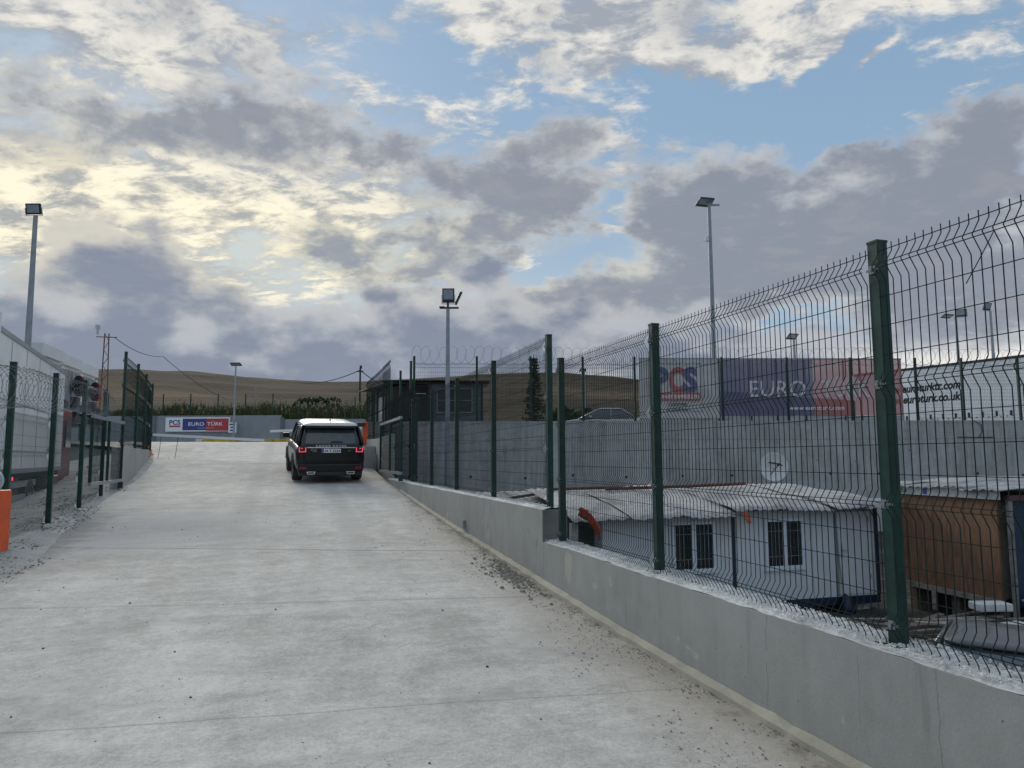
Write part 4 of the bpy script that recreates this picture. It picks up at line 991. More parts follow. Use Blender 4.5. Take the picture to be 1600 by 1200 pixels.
text('logo_letters', 'P', 1.45, M['pcsblue'], b, (.68, -.035, 1.82), bold=.05, width=.62, align='L')
text('logo_letters', 'C', 1.45, M['pcsred'], b, (1.30, -.040, 1.82), bold=.05, width=.68, align='L')
text('logo_letters', 'S', 1.45, M['pcsblue'], b, (1.93, -.045, 1.82), bold=.05, width=.62, align='L')
m = MB(); m.box(.66, 2.65, -.05, -.035, 1.42, 1.76); lb = m.build('logo_band', M['pcsred'], b)
text('logo_band_text', 'TRANSIT EXPRESS LTD', .22, M['whitep'], lb, (1.655, -.052, 1.51), bold=.02, width=1.88)
text('logo_caption', 'CUSTOMS', .19, M['ink'], b, (1.655, -.035, 1.18), width=.8)
text('logo_caption', '& LOGISTICS', .15, M['ink'], b, (1.655, -.035, .97), width=.9)
text('company_name', 'EURO', 1.02, M['fadedwhite'], b, (6.12, -.035, 1.58), bold=.004, width=2.5)
text('company_name', 'TÜRK', 1.02, M['fadedwhite'], b, (9.15, -.035, 1.58), bold=.004, width=2.15)
text('web_address', 'www.euroturk.com', .27, M['whitep'], b, (7.8, -.035, 1.0), bold=.01, width=2.5)

# the same company sign on the back wall
def Ws(a): return a+22
s = thing('company_sign', 'long blue and red company sign with white lettering on the far yard wall', 'sign', (*F(-32.85, 69.8), 4.20), -YAW)
m = MB(); m.box(0, 6.1, -.05, .05, 0, 1.34); m.build('board', M['whitep'], s)
m = MB(); m.box(1.62, 3.86, -.056, -.051, .12, 1.22); m.build('blue_field', M['blueplate'], s)
m = MB(); m.box(3.862, 5.98, -.056, -.051, .06, 1.22); m.build('red_field', M['redprint'], s)
text('logo_letters', 'PCS', .62, M['blueplate'], s, (.88, -.053, .66), bold=.03, width=1.05); m = MB(); m.box(.36, 1.4, -.058, -.052, .42, .58); m.build('logo_band', M['redprint'], s)
text('company_name', 'EURO', .47, M['whitep'], s, (2.92, -.058, .55), bold=.012, width=1.5); text('company_name', 'TÜRK', .47, M['whitep'], s, (4.7, -.058, .55), bold=.012, width=1.5)
text('web_address', 'www.euroturk.com', .12, M['whitep'], s, (3.8, -.058, .30), width=1.55)
s = thing('notice_board', 'small white notice with blue lettering beside the far company sign', 'sign', (*F(-26.7, 69.3), 2.5), -YAW)
m = MB(); m.box(0, .75, -.03, .03, 1.55, 2.52); m.build('board', M['whitep'], s)
for k, w_ in enumerate((.56, .34, .42)):
    m = MB(); m.box(.375-w_/2, .375+w_/2, -.036, -.031, 2.26-.28*k, 2.40-.28*k); m.build('printed_line', M['blueplate'], s)
m = MB(); m.tube([(.3, .05, 0), (.3, .05, 2.8)], .04, 6); m.build('post', M['galv'], s)
s = thing('wall_sign', 'small white sign with a curled symbol on the lower wall right of the car', 'sign', (*F(-13.1, 69.8), 4.0), -YAW)
m = MB(); m.box(0, .42, -.03, .03, 0, .62); m.build('board', M['whitep'], s); text('symbol', 'C', .42, M['blueplate'], s, (.2, -.032, .14), rot=(pi/2, 0, 0), bold=.03)
m = MB(); m.box(-.75, .0, .0, .02, -1.4, .9); m.build('dark_panel', M['darkwall'], s)
def chip(m, x, y, z, s, rng):
    M4 = Matrix.Translation((x, y, z)) @ Matrix.Rotation(rng.uniform(0, 6.3), 4, 'Z') @ Matrix.Rotation(rng.uniform(-.5, .5), 4, 'X')
    a, b_, c_ = s*rng.uniform(.5, 1), s*rng.uniform(.35, .8), s*rng.uniform(.25, .55); j = lambda: rng.uniform(.7, 1.25)
    m.add([(-a*j(), -b_*j(), -c_), (a*j(), -b_*j(), -c_), (a*j(), b_*j(), -c_), (-a*j(), b_*j(), -c_), (-a*.6*j(), -b_*.6*j(), c_), (a*.6*j(), -b_*.7*j(), c_*j()), (a*.6*j(), b_*.6*j(), c_*j()), (-a*.7*j(), b_*.6*j(), c_)],
          [(0,3,2,1),(4,5,6,7),(0,1,5,4),(1,2,6,5),(2,3,7,6),(3,0,4,7)], 0, M4)

# ------------------------------------------------------------------ guard booth on the corner of the upper yard
def gl(s, t): x, y = G(s, t); return (x-GX, y-GY)
b = thing('guard_booth', 'dark guard booth with a corrugated roof standing above the ramp gate', 'booth', (GX, GY, 2.5))
A_, B_, C_, D_ = gl(.50, 2.4), gl(4.60, 2.4), gl(4.60, 6.6), (3.9-GX, 37.4-GY)
E1, E2 = gl(2.35, 2.4), gl(2.55, 2.4)
m = MB(); m.prism([gl(2.35, 2.42), B_, C_, gl(2.1, 6.6)], -.2, 2.38); m.build('main_room', M['darkwall'], b)
m = MB(); m.prism([gl(.62, 3.3), gl(2.346, 3.3), gl(2.09, 6.5), (D_[0]+.15, D_[1]-.3)], -.2, 2.35); m.build('side_room', M['brownwall'], b)
m = MB()
for p0, p1 in ((A_, D_),):
    d = Vector(p1)-Vector(p0); u = d.normalized(); nn = Vector((u.y, -u.x))
    m.prism([p0, (p0[0]+nn.x*.05, p0[1]+nn.y*.05), (p1[0]+nn.x*.05, p1[1]+nn.y*.05), p1], -.2, 1.75)
m.build('side_screen', M['darkwall'], b)
pm_ = MB().box(-.045, .045, -.045, .045, -.2, 2.37).mesh('porch_post', [M['dark']])
for s_, t_ in ((.52, 2.40), (1.45, 2.40), (2.28, 2.36), (4.62, 2.36)): p = gl(s_, t_); inst('porch_post', pm_, b, (p[0], p[1], 0))
for k in (.25, .5, .8): p = (A_[0]+(D_[0]-A_[0])*k-.06, A_[1]+(D_[1]-A_[1])*k); inst('porch_post', pm_, b, (p[0], p[1], 0))
# roof of corrugated sheets with a ragged overhang
def corr(name, p0, ux, uy, L, W, zf, mat, parent, pitch=.15, amp=.02, rag=.0, jit=0):
    m = MB(); n = int(L/pitch*4); 
    for i in range(n+1):
        for j, w in enumerate((0, W*.5, W)):
            x = L*i/n; ww = w-(rag*(.5+.5*noise.noise(Vector((int(i/12)*3.3, jit, 0)))) if j == 0 else 0)
            m.v.append((p0[0]+ux[0]*x+uy[0]*ww, p0[1]+ux[1]*x+uy[1]*ww, zf(x, ww)+amp*sin(2*pi*x/pitch)))
    for i in range(n):
        for j in range(2): m.f.append((i*3+j, (i+1)*3+j, (i+1)*3+j+1, i*3+j+1)); m.m.append(0)
    o = m.build(name, mat, parent, smooth=True); md = o.modifiers.new('t', 'SOLIDIFY'); md.thickness = .012; return o
ux = (cos(GR), sin(GR)); uy = (-sin(GR), cos(GR))
rng = random.Random(5)
for k in range(5):
    p = gl(.15+k*.97, 1.95+rng.uniform(-.12, .1)); corr('roof_sheet', p, ux, uy, .96, 5.0, lambda x, w, q=rng.uniform(-.02, .05): 2.46+q+w*.03, M['darkred'] if k else M['dark'], b)
m = MB()
for (s0, t0, s1, t1, z0, z1) in ((.35, 2.30, 4.95, 2.38, 2.36, 2.43),): m.prism([gl(s0, t0), gl(s1, t0), gl(s1, t1), gl(s0, t1)], z0, z1)
m.build('roof_beam', M['dark'], b)
corr('side_eave', (D_[0]-.55, D_[1]+.2), (.15, -1), (1, 0), 5.3, .9, lambda x, w: 2.44+w*.03, M['dark'], b, pitch=.2)
# window
wf = MB()
for s0, s1, z0, z1 in ((2.62, 4.20, 1.08, 1.12), (2.62, 4.20, 2.13, 2.17), (2.62, 2.66, 1.121, 2.129), (4.16, 4.20, 1.121, 2.129), (3.40, 3.44, 1.121, 2.129), (2.661, 3.399, 1.62, 1.65), (3.441, 4.159, 1.62, 1.65)):
    wf.prism([gl(s0, 2.33), gl(s1, 2.33), gl(s1, 2.41), gl(s0, 2.41)], z0, z1)
wf.build('window_frame', M['galv'], b)
for s0, s1 in ((2.665, 3.395), (3.445, 4.155)):
    for z0, z1 in ((1.125, 1.615), (1.655, 2.125)): m = MB(); m.prism([gl(s0, 2.38), gl(s1, 2.38), gl(s1, 2.40), gl(s0, 2.40)], z0, z1); m.build('window_pane', M['winglass'], b)
m = MB(); P = [gl(2.42, 2.30)+(-.1,)]+[gl(2.42, 2.30)+(z,) for z in (1.0, 1.75)]+[gl(2.50, 2.30)+(1.95,), gl(2.62, 2.30)+(2.08,), gl(2.85, 2.30)+(2.13,)]; m.tube(P, .018, 5); m.build('white_conduit', M['galv'], b)
m = MB(); m.prism([gl(1.1, 3.22), gl(1.9, 3.22), gl(1.9, 3.28), gl(1.1, 3.28)], .9, 1.9); m.build('side_window', M['winglass'], b)
m = MB(); m.prism([gl(1.65, 3.10), gl(2.1, 3.10), gl(2.1, 3.16), gl(1.65, 3.16)], 1.98, 2.02); m.build('hanging_batten', M['upvc'], b)
d = (Vector(D_)-Vector(A_)).normalized(); nn = Vector((-d.y, d.x))
s = thing('wall_sign', 'tall plain white sign on the left side of the guard booth', 'sign', (4.08, 33.0, 3.05), atan2(d.y, d.x))
s.location = (GX+A_[0]+d.x*.35+nn.x*.12, GY+A_[1]+d.y*.35+nn.y*.12, 3.05); m = MB(); m.box(0, 1.25, -.02, .02, 0, 1.30); m.build('board', M['whitep'], s)

# ------------------------------------------------------------------ barriers
def barrier(label, loc, rz, L, side, hang=0, tilt=0.0):
    t = thing('boom_barrier', label, 'barrier', loc, rz, 'boom barriers at the top of the ramp')
    m = MB(); m.box(-.10, .10, -.13, .13, 0, .95); m.box(-.11, .11, -.14, .14, .95, 1.0); m.build('cabinet', M['orange'], t, bevel=.012)
    m = MB(); m.box(min(0, side*.3), max(0, side*.3), -.24, -.17, .82, .96); m.build('pivot', M['dark'], t)
    a = MB(); n = 7
    a.box(0, L, -.23, -.19, -.045, .045); o = a.build('arm', M['whitep'], t, bevel=.008); o.location = (side*.12, 0, .89 if side > 0 else .76); o.rotation_euler = (0, tilt, 0 if side > 0 else pi)
    if side < 0: o.location.y = -.42
    for k in range(hang):
        x = .5+k*.62; h = MB(); h.tube([(x, -.21, -.05), (x-.02, -.21, -.55), (x-.05, -.21, -.84), (x+.05, -.21, -.93), (x+.26, -.21, -.92), (x+.33, -.21, -.84), (x+.35, -.21, -.80)][(0 if k < 2 else 2):], .009, 4); h.build('skirt_wire', M['dark'], o)
    return t
barrier('red barrier cabinet at the end of the left fence, long white arm pointing right', (-5.0, 30.1, 1.62), radians(-16.9), 4.3, 1, 5, tilt=.055)
barrier('orange barrier cabinet by the guard booth, white arm reaching behind the car', (2.92, 29.6, 2.02), radians(-10), 3.5, -1, 0, tilt=.035)
t = thing('barrier_post', 'near orange barrier post with a round grey disc at the left picture edge', 'barrier', (*F(-5.92, 8.5), .57), -YAW)
m = MB(); m.box(-.13, .13, -.10, .10, 0, .69); m.build('cabinet', M['orange'], t, bevel=.015)
m = MB(); m.cyl((.05, -.15, .80), (.05, -.11, .80), .122, 28); m.build('disc', M['alu'], t, smooth=True, auto=40)
bl = MB(); [bl.cyl((.05+.10*cos(a), -.157, .80+.10*sin(a)), (.05+.10*cos(a), -.149, .80+.10*sin(a)), .006, 6) for a in [2*pi*i/10 for i in range(10)]]; bl.build('disc_bolts', M['dark'], t)
m = MB(); m.box(-.06, .06, -.08, -.02, .95, 2.75); a_ = m.build('raised_arm', M['whitep'], t); a_.location = (-.10, 0, 0)
for z in (1.0, 1.5): m = MB(); m.box(-.064, .064, -.084, -.016, z, z+.16); m.build('red_band', M['orange'], a_)

# ------------------------------------------------------------------ white prefab cabin in the lower yard
CX, CY, CR = 5.12, 13.08, radians(-2.1)
c = thing('prefab_cabin', 'long white prefab cabin with two barred windows and a door, below the fence', 'cabin', (CX, CY, 0), CR)
m = MB(); m.box(.62, 3.36, 0, 2.35, -1.28, .44); m.build('left_unit', M['cabin'], c)
m = MB(); m.box(3.46, 6.72, 0, 2.35, -1.28, .50); m.build('right_unit', M['cabin'], c)
m = MB(); m.box(3.37, 3.45, .03, .3, -1.5, .46); m.build('seam_post', M['navy'], c)
m = MB(); m.box(.1, .60, .4, 2.3, -1.3, .40); m.build('open_doorway', M['ink'], c)  # solid black block stands for the shade inside the doorway
m = MB(); m.box(.0, .13, -.02, .12, -1.4, .36); m.build('door_jamb', M['foam'], c)
m = MB(); m.box(.62, 6.78, -.03, 2.3, -1.44, -1.281); m.build('base_frame', M['navy'], c)
m = MB(); m.box(6.721, 6.80, -.03, .1, -1.28, .50); m.build('corner_post', M['navy'], c)
for x in (1.0, 3.0, 4.4, 6.3): m = MB(); m.box(x, x+.3, .1, .5, GROUND_LOW, -1.441); m.build('support_block', M['foam'], c)
def window(x0, x1, z0, z1, tilt=0):
    f = MB(); fr_ = .06
    for a, b_, cc, d_ in ((x0, x1, z0, z0+fr_), (x0, x1, z1-fr_, z1), (x0, x0+fr_, z0+fr_, z1-fr_), (x1-fr_, x1, z0+fr_, z1-fr_), ((x0+x1)/2-.045, (x0+x1)/2+.045, z0+fr_, z1-fr_)): f.box(a, b_, -.045, -.002, cc, d_)
    w = f.build('window', M['upvc'], c, bevel=.005)
    xm = (x0+x1)/2
    for a, b_ in ((x0+fr_, xm-.045), (xm+.045, x1-fr_)):
        g = MB(); g.box(a, b_, -.018, -.003, z0+fr_, z1-fr_); g.build('window_pane', M['winglass'], w)
    bars = MB()
    for a, b_ in ((x0+fr_, xm-.045), (xm+.045, x1-fr_)):
        for k in range(1, 4): x = a+(b_-a)*k/4; bars.tube([(x, -.03, z0+fr_), (x, -.03, z1-fr_)], .006, 4)
        for k in (.25, .75): z = z0+(z1-z0)*k; bars.tube([(a, -.03, z), (b_, -.03, z)], .006, 4)
    bars.build('window_bars', M['galv'], w)
    l = MB(); l.box(x0-.02, x1+.02, -.06, -.003, z0-.03, z0-.002); l.build('sill', M['upvc'], w)
window(2.06, 2.98, -.64, .33); window(4.10, 5.00, -.66, .34)
d = MB(); d.box(5.80, 6.62, -.022, -.002, -1.24, .44); dd = d.build('door', M['cabin'], c)
m = MB(); m.box(5.765, 5.798, -.03, -.002, -1.26, .48); m.box(6.622, 6.65, -.03, -.002, -1.26, .48); m.box(5.799, 6.621, -.03, -.002, .442, .48); m.build('door_frame', M['galv'], dd)
m = MB(); m.box(5.87, 5.91, -.04, -.023, -.50, -.22); m.tube([(5.89, -.05, -.34), (6.0, -.06, -.345)], .012, 6); m.build('handle', M['alu'], dd)
for z in (.22, -.95): m = MB(); m.box(6.56, 6.59, -.034, -.0225, z, z+.10); m.build('hinge', M['alu'], dd)
for x in (1.55, 2.0, 5.2): m = MB(); m.box(x, x+.006, -.006, -.001, -1.27, .42); m.build('panel_joint', M['galv'], c)
m = MB(); m.tube([(5.76, -.05, .4), (5.80, -.05, -.6), (5.86, -.07, -1.25)], .012, 5); m.build('hanging_cord', M['galv'], c)
m = MB(); m.tube([(5.86, -.08, -1.22), (5.85, -.16, -1.3), (5.84, -.18, -1.45), (5.84, -.18, -1.6)], [.03, .10, .13, .16], 8); m.build('blue_drape', M['navy'], c, smooth=True)
# roof: overlapping wavy sheets, edge sagging unevenly
rng = random.Random(11)
def roof_sheet(x0, w, y0, y1, z0, z1, seed, sag=.07, mat='sheet', parent=c, wave=.014, name='roof_sheet'):
    m = MB(); nx, ny = 26, 14; r = random.Random(seed); o = r.uniform(0, 90)
    for i in range(nx+1):
        for j in range(ny+1):
            u, v = i/nx, j/ny; x = x0+w*u; e = (1-v)**2.5
            y = y0+(y1-y0)*v+.16*noise.noise(Vector((x*1.3, o, 0)))*(1-v)
            z = z0+(z1-z0)*v**.7-sag*e*(.7+.9*noise.noise(Vector((x*2.1, o, 3))))+wave*sin(2*pi*x/.18)*(1)+.05*noise.noise(Vector((x*.9, y*1.2, o)))
            m.v.append((x, y, z))
    for i in range(nx):
        for j in range(ny): m.f.append((i*(ny+1)+j, (i+1)*(ny+1)+j, (i+1)*(ny+1)+j+1, i*(ny+1)+j+1)); m.m.append(0)
    ob = m.build(name, M[mat], parent, smooth=True); md = ob.modifiers.new('t', 'SOLIDIFY'); md.thickness = .02; md.offset = 0; return ob
xs_ = [-.10, 1.02, 2.10, 3.25, 4.35, 5.45, 6.20]
for k, x in enumerate(xs_): roof_sheet(x, 1.16 if k < 6 else .78, -.42+rng.uniform(-.06, .08)-(.18 if k == 1 else 0), 2.75+rng.uniform(-.15, .2), .50+.012*k+.022*(k % 2), .88+.015*(k % 3), k, sag=.10 if k < 3 else .05)
m = MB(); m.tube([(1.5, 2.0, .90), (3.6, 2.05, .93), (5.1, 2.2, .96)], .035, 6); m.tube([(.3, 2.3, .90), (2.0, 2.2, .92)], .03, 6); m.build('loose_pipe', M['rust'], c)
# orange tarpaulin at the cabin's left end and a torn strip further along
t = thing('tarpaulin_strip', 'crumpled orange tarpaulin hanging off the left end of the cabin roof', 'tarpaulin', (CX, CY-.5, .4), CR)
m = MB(); n = 14
for i in range(n+1):
    u = i/n
    for j in range(5):
        v = j/4; m.v.append((-.05+.38*u+.03*nv(i, j, .7), -.05+.1*v-.10*u, .30-.42*u*u-.17*v+.03*nv(i, j, .9, 4)))
for i in range(n):
    for j in range(4): m.f.append((i*5+j, (i+1)*5+j, (i+1)*5+j+1, i*5+j+1)); m.m.append(0)
o = m.build('sheet', M['tarp'], t, smooth=True); md = o.modifiers.new('t', 'SOLIDIFY'); md.thickness = .01
t = thing('tarpaulin_strip', 'small faded red tarpaulin scrap on the roof edge between the two cabin windows', 'tarpaulin', (CX+3.28, CY-.65, .42), CR)
m = MB(); m.add([(0,0,.12),(.10,-.01,.14),(.17,-.02,-.10),(.10,-.02,-.12),(.03,-.01,.0)], [(0,4,3,2,1)]); o = m.build('scrap', M['tarp'], t); md = o.modifiers.new('t', 'SOLIDIFY'); md.thickness = .008
t = thing('satellite_dish', 'round white satellite dish in front of the retaining wall', 'dish', (*G(16.12, -1.6), .85), GR)
m = MB(); n = 30; R = .58
for j, (r, yy) in enumerate(((.0, .09), (.2, .075), (.4, .035), (.55, -.02), (R, -.03), (R, -.015), (.4, .05), (0, .105))):
    for i in range(n): a = 2*pi*i/n; m.v.append((r*cos(a), yy, .32+r*sin(a)*1.0))
for j in range(7):
    for i in range(n): m.f.append((j*n+i, j*n+(i+1) % n, (j+1)*n+(i+1) % n, (j+1)*n+i)); m.m.append(0)
m.build('reflector', M['whitep'], t, smooth=True)
m = MB(); m.tube([(-.15, .0, .0), (-.12, -.35, .22), (-.02, -.5, .42)], .018, 5); m.cyl((-.02, -.55, .44), (-.02, -.45, .40), .05, 8); m.tube([(-.25, -.12, .50), (.02, -.14, .46), (.30, -.12, .38)], .03, 5); m.build('feed_arm', M['dark'], t)
m = MB(); m.tube([(0, .1, .3), (0, .2, -.2), (0, .2, -2.4)], .04, 6); m.build('mast', M['galv'], t)
# low shed roof left of the cabin
t = thing('shed_roof', 'low shed with a grey fibre sheet roof and a dark bundle, left of the cabin', 'shed', (3.6, 15.3, 0), radians(-3))
for k in range(3): roof_sheet(.1+k*1.05, 1.1, -.3, 1.5, .66+.02*(k % 2), .78, 30+k, sag=.05, parent=t)
m = MB(); m.box(.2, 3.1, -.1, 1.4, GROUND_LOW, .58); m.build('shed_wall', M['ribgrey'], t)
m = MB(); 
for k in range(9): m.tube([(.15+.06*k, -.55, .50+.02*sin(k)), (.35+.05*k, -.5, .72-.02*k), (.9, -.2, .74), (1.6, .2, .80)], .03, 5)
m.build('dark_bundle', M['grime'], t)

# ------------------------------------------------------------------ plywood shed, blue container and litter beyond the cabin
t = thing('plywood_shed', 'orange brown plywood shed with a white printed fascia, right of the cabin', 'shed', (12.45, 12.93, 0), radians(-94.5))
for k in range(7):
    m = MB(); m.box(k*.375, k*.375+.370, .0+.004*(k % 2), .05, -.98, .86); m.build('plywood_board', M['wood'], t)
m = MB(); m.box(-.02, 2.65, .051, 2.3, -.96, .84); m.build('shed_body', M['brownwall'], t)
m = MB(); m.box(-.05, 2.68, -.05, .02, -1.08, -.985); m.build('bottom_beam', M['plank2'], t)
for x in (.2, 1.3, 2.4): m = MB(); m.box(x, x+.2, .15, .5, GROUND_LOW, -1.081); m.build('support_block', M['plank'], t)
m = MB(); m.box(-.15, 2.75, -.07, -.03, .80, .96); fa = m.build('fascia_board', M['foam'], t)
text('fascia_lettering', 'DOOIIA', .15, M['green_ink'], fa, (.0, -.073, .83), depth=.001, bold=.02, align='R', width=.55)
text('fascia_lettering', 'III', .14, M['blue_ink'], fa, (.98, -.073, .83), depth=.001, bold=.05, align='R')
for k in range(4): roof_sheet(-.2+k*.75, .8, -.15, 2.6, .98, 1.12, 50+k, sag=.02, parent=t)
m = MB(); m.tube([(.02, -.06, .66), (.25, -.4, .62), (.42, -.45, .58)], .02, 5); m.box(-.1, .45, -.55, -.1, .64, .68); m.build('lamp_shelf', M['alu'], t)
t = thing('blue_container', 'dark blue container with a dull red roof edge at the right picture edge', 'container', (12.42, 10.2, 0), radians(-12))
m = MB(); m.box(0, 5.5, 0, 2.3, -1.1, .78)
m.build('container_body', M['bluebox'], t)
rb = MB().box(-.03, .03, -.03, -.001, -1.0, .70).mesh('rib', [M['bluebox']])
for k in range(20): inst('rib', rb, t, (.35+k*.26, 0, 0))
m = MB(); m.box(-.1, 5.6, -.12, 2.4, .782, .88); m.build('roof_sheet', M['darkred'], t)
m = MB(); m.box(-.09, -.02, -.1, -.02, -1.3, .78); m.build('corner_post', M['plank2'], t)
m = MB(); m.box(0, 5.5, .1, 2.2, GROUND_LOW, -1.101); m.build('base', M['ink'], t)
# boards and rubble
rng = random.Random(21)
bx = thing('board_pile', 'heap of weathered boards and battens on the dark ground before the plywood shed', 'pile', (9.9, 9.7, GROUND_LOW))
for k in range(46):
    L = rng.uniform(1.0, 2.4); m = MB()
    m.box(-L/2, L/2, -.05, .05, -.014, .014); z = .05+k*.011+rng.uniform(0, .03)
    o = m.build('board', M['plank'] if rng.random() < .6 else M['plank2'], bx); o.location = (rng.uniform(-1.3, 1.3), rng.uniform(-1.1, .7), z); o.rotation_euler = (rng.uniform(-.06, .06), rng.uniform(-.08, .08), rng.gauss(-.35, .35))
bl = thing('foam_block', 'white foam block on top of the boards near the shed corner', 'block', (11.3, 9.75, GROUND_LOW+.62), -.3, 'foam blocks on the board pile')
m = MB(); m.box(-.28, .28, -.16, .16, 0, .13); m.build('block_body', M['foam'], bl, bevel=.02)
bl = thing('foam_block', 'smaller white foam block lying lower beside the boards', 'block', (11.15, 9.2, GROUND_LOW+.44), .1, 'foam blocks on the board pile')
m = MB(); m.box(-.2, .2, -.12, .12, 0, .10); m.build('block_body', M['foam'], bl, bevel=.02)
m = MB(); [m.cbox((10.9+rng.uniform(-.6, .8), 9.4+rng.uniform(-.5, .6), GROUND_LOW+.2+rng.uniform(-.1, .12)), (rng.uniform(.15, .5), rng.uniform(.15, .4), rng.uniform(.1, .3)), (rng.uniform(0, .5), rng.uniform(0, .5), rng.uniform(0, 3))) for _ in range(30)]
stuff(m.build('rubble', M['grime']), 'dark broken rubble under the boards', 'rubble')
m = MB(); rl = random.Random(41)
for _ in range(700): chip(m, rl.uniform(7.0, 13.0), rl.uniform(6.4, 10.6), GROUND_LOW+.06+rl.random()*.05, .02+.10*rl.random()**4, rl)
stuff(m.build('yard_litter', M['cap']), 'pale broken litter strewn over the dark lower yard', 'litter')
bp = thing('plywood_sheets', 'grey plywood sheets leaning in a stack in front of the blue container', 'boards', (12.35, 9.35, GROUND_LOW+.35), -.25)
for k in range(5): m = MB(); m.box(-.2, 1.9, -.5, .5, 0, .022); o = m.build('sheet', M['plank2'], bp); o.location = (rng.uniform(-.1, .1), rng.uniform(-.08, .08), .06+k*.05); o.rotation_euler = (.20+.03*k, rng.uniform(-.04, .04), rng.uniform(-.12, .12))
def blob(name, label, cat, loc, sz, mat, seed, amp=.25):
    bm = bmesh.new(); bmesh.ops.create_icosphere(bm, subdivisions=3, radius=1.0); me = bpy.data.meshes.new(name)
    for v in bm.verts:
        k = 1+amp*noise.noise(v.co*1.7+Vector((seed, 0, 0)))+amp*.5*noise.noise(v.co*4+Vector((seed, 3, 0))); v.co = Vector((v.co.x*sz[0]*k, v.co.y*sz[1]*k, max(-.5, v.co.z)*sz[2]*k))
    bm.to_mesh(me); bm.free(); me.materials.append(M[mat]); me.polygons.foreach_set('use_smooth', [True]*len(me.polygons))
    o = bpy.data.objects.new(name, me); COL.objects.link(o); o.location = loc; return tag(o, label, cat)
blob('white_sack', 'crumpled pale sack lying in front of the plywood sheets', 'sack', (11.35, 8.35, GROUND_LOW+.52), (.50, .26, .20), 'foam', 3, .4)
blob('plastic_bag', 'blue plastic sheet crumpled beside the white sack', 'bag', (10.55, 8.35, GROUND_LOW+.50), (.14, .12, .22), 'bluebag', 9, .4)

# ------------------------------------------------------------------ upper yard kerb, poles
t = thing('yellow_kerb', 'yellow painted traffic island kerb at the top of the ramp, left of the car', 'kerb', (*F(-21.0, 50), 2.5), -YAW)
for k in range(8):
    m = MB(); m.box(k*.80, k*.80+.78, 0, .5, 0, .44); m.build('kerb_stone', M['yellow'], t, bevel=.03)
m = MB(); m.box(-.5, -.03, 0, .5, 0, .45); m.build('kerb_stone', M['foam'], t, bevel=.08)
t = thing('lattice_pole', 'rusty steel lattice pole with a lamp, behind the parked trailers', 'pole', (*F(-21.6, 38.8), 2.3), -YAW+.3)
H = 6.0; m = MB()
for s_ in (-1, 1): m.tube([(s_*.20, 0, 0), (s_*.10, 0, H)], .035, 4)
m.build('legs', M['rust'], t); m = MB(); n = 14
for k in range(n): z0, z1 = H*k/n, H*(k+1)/n; q = 1 if k % 2 else -1; m.tube([(q*(.20-.1*z0/H), 0, z0), (-q*(.20-.1*z1/H), 0, z1)], .018, 4)
m.build('lattice_bars', M['rust'], t); m = MB(); m.tube([(-.5, 0, H-.2), (.5, 0, H-.2)], .03, 4); m.build('crossarm', M['rust'], t)
m = MB(); m.tube([(-.45, 0, H-.1), (-.45, 0, H+.2)], .06, 6); m.cbox((-.45, 0, H+.32), (.2, .2, .22)); m.build('lamp', M['alu'], t)
def cable(name, label, pts, sag, r=.02):
    o = Vector(pts[0]); m = MB(); P = []
    for a, b_ in zip(pts, pts[1:]):
        a = Vector(a)-o; b_ = Vector(b_)-o
        for k in range(16): u = k/15; p = a+(b_-a)*u; p.z -= sag*4*u*(1-u); P.append(p)
    ob = m.tube(P, r, 4).build(name, M['ink'], loc=tuple(o)); return tag(ob, label, 'cable')
cable('overhead_cable', 'thin cable running from the rusty lattice pole towards the tall fence', [(*F(-21.2, 38.8), 8.1), (*F(-21.5, 45), 7.9), (*F(-24, 62), 6.6)], .3, .018)
t = thing('utility_pole', 'dark utility pole with wires on the hillside right of the car', 'pole', (*F(-24.9, 120), 4), -YAW)
m = MB(); m.tube([(0,0,0), (0,0,12.4)], [.22, .14], 8); m.build('pole', M['dark'], t); m = MB(); m.box(-.5, .5, -.1, .1, 11.7, 11.9); m.cbox((.1, 0, 12.5), (.35, .3, .5)); m.build('crossarm', M['dark'], t)
cable('overhead_cable', 'sagging cable falling left from the hillside utility pole', [(*F(-24.9, 120), 16.0), (*F(-46, 150), 17.5)], 1.2, .07)
cable('overhead_cable', 'short sagging cable falling right from the hillside utility pole', [(*F(-24.9, 120), 16.0), (*F(-20, 130), 13.6)], .6, .07)
t = thing('utility_pole', 'thin pale pole behind the back wall, right of the slim floodlight mast', 'pole', (*F(-31.5, 90), 4), -YAW)
m = MB(); m.tube([(0,0,0), (0,0,6.4)], [.10, .08], 6); m.build('pole', M['galv'], t)

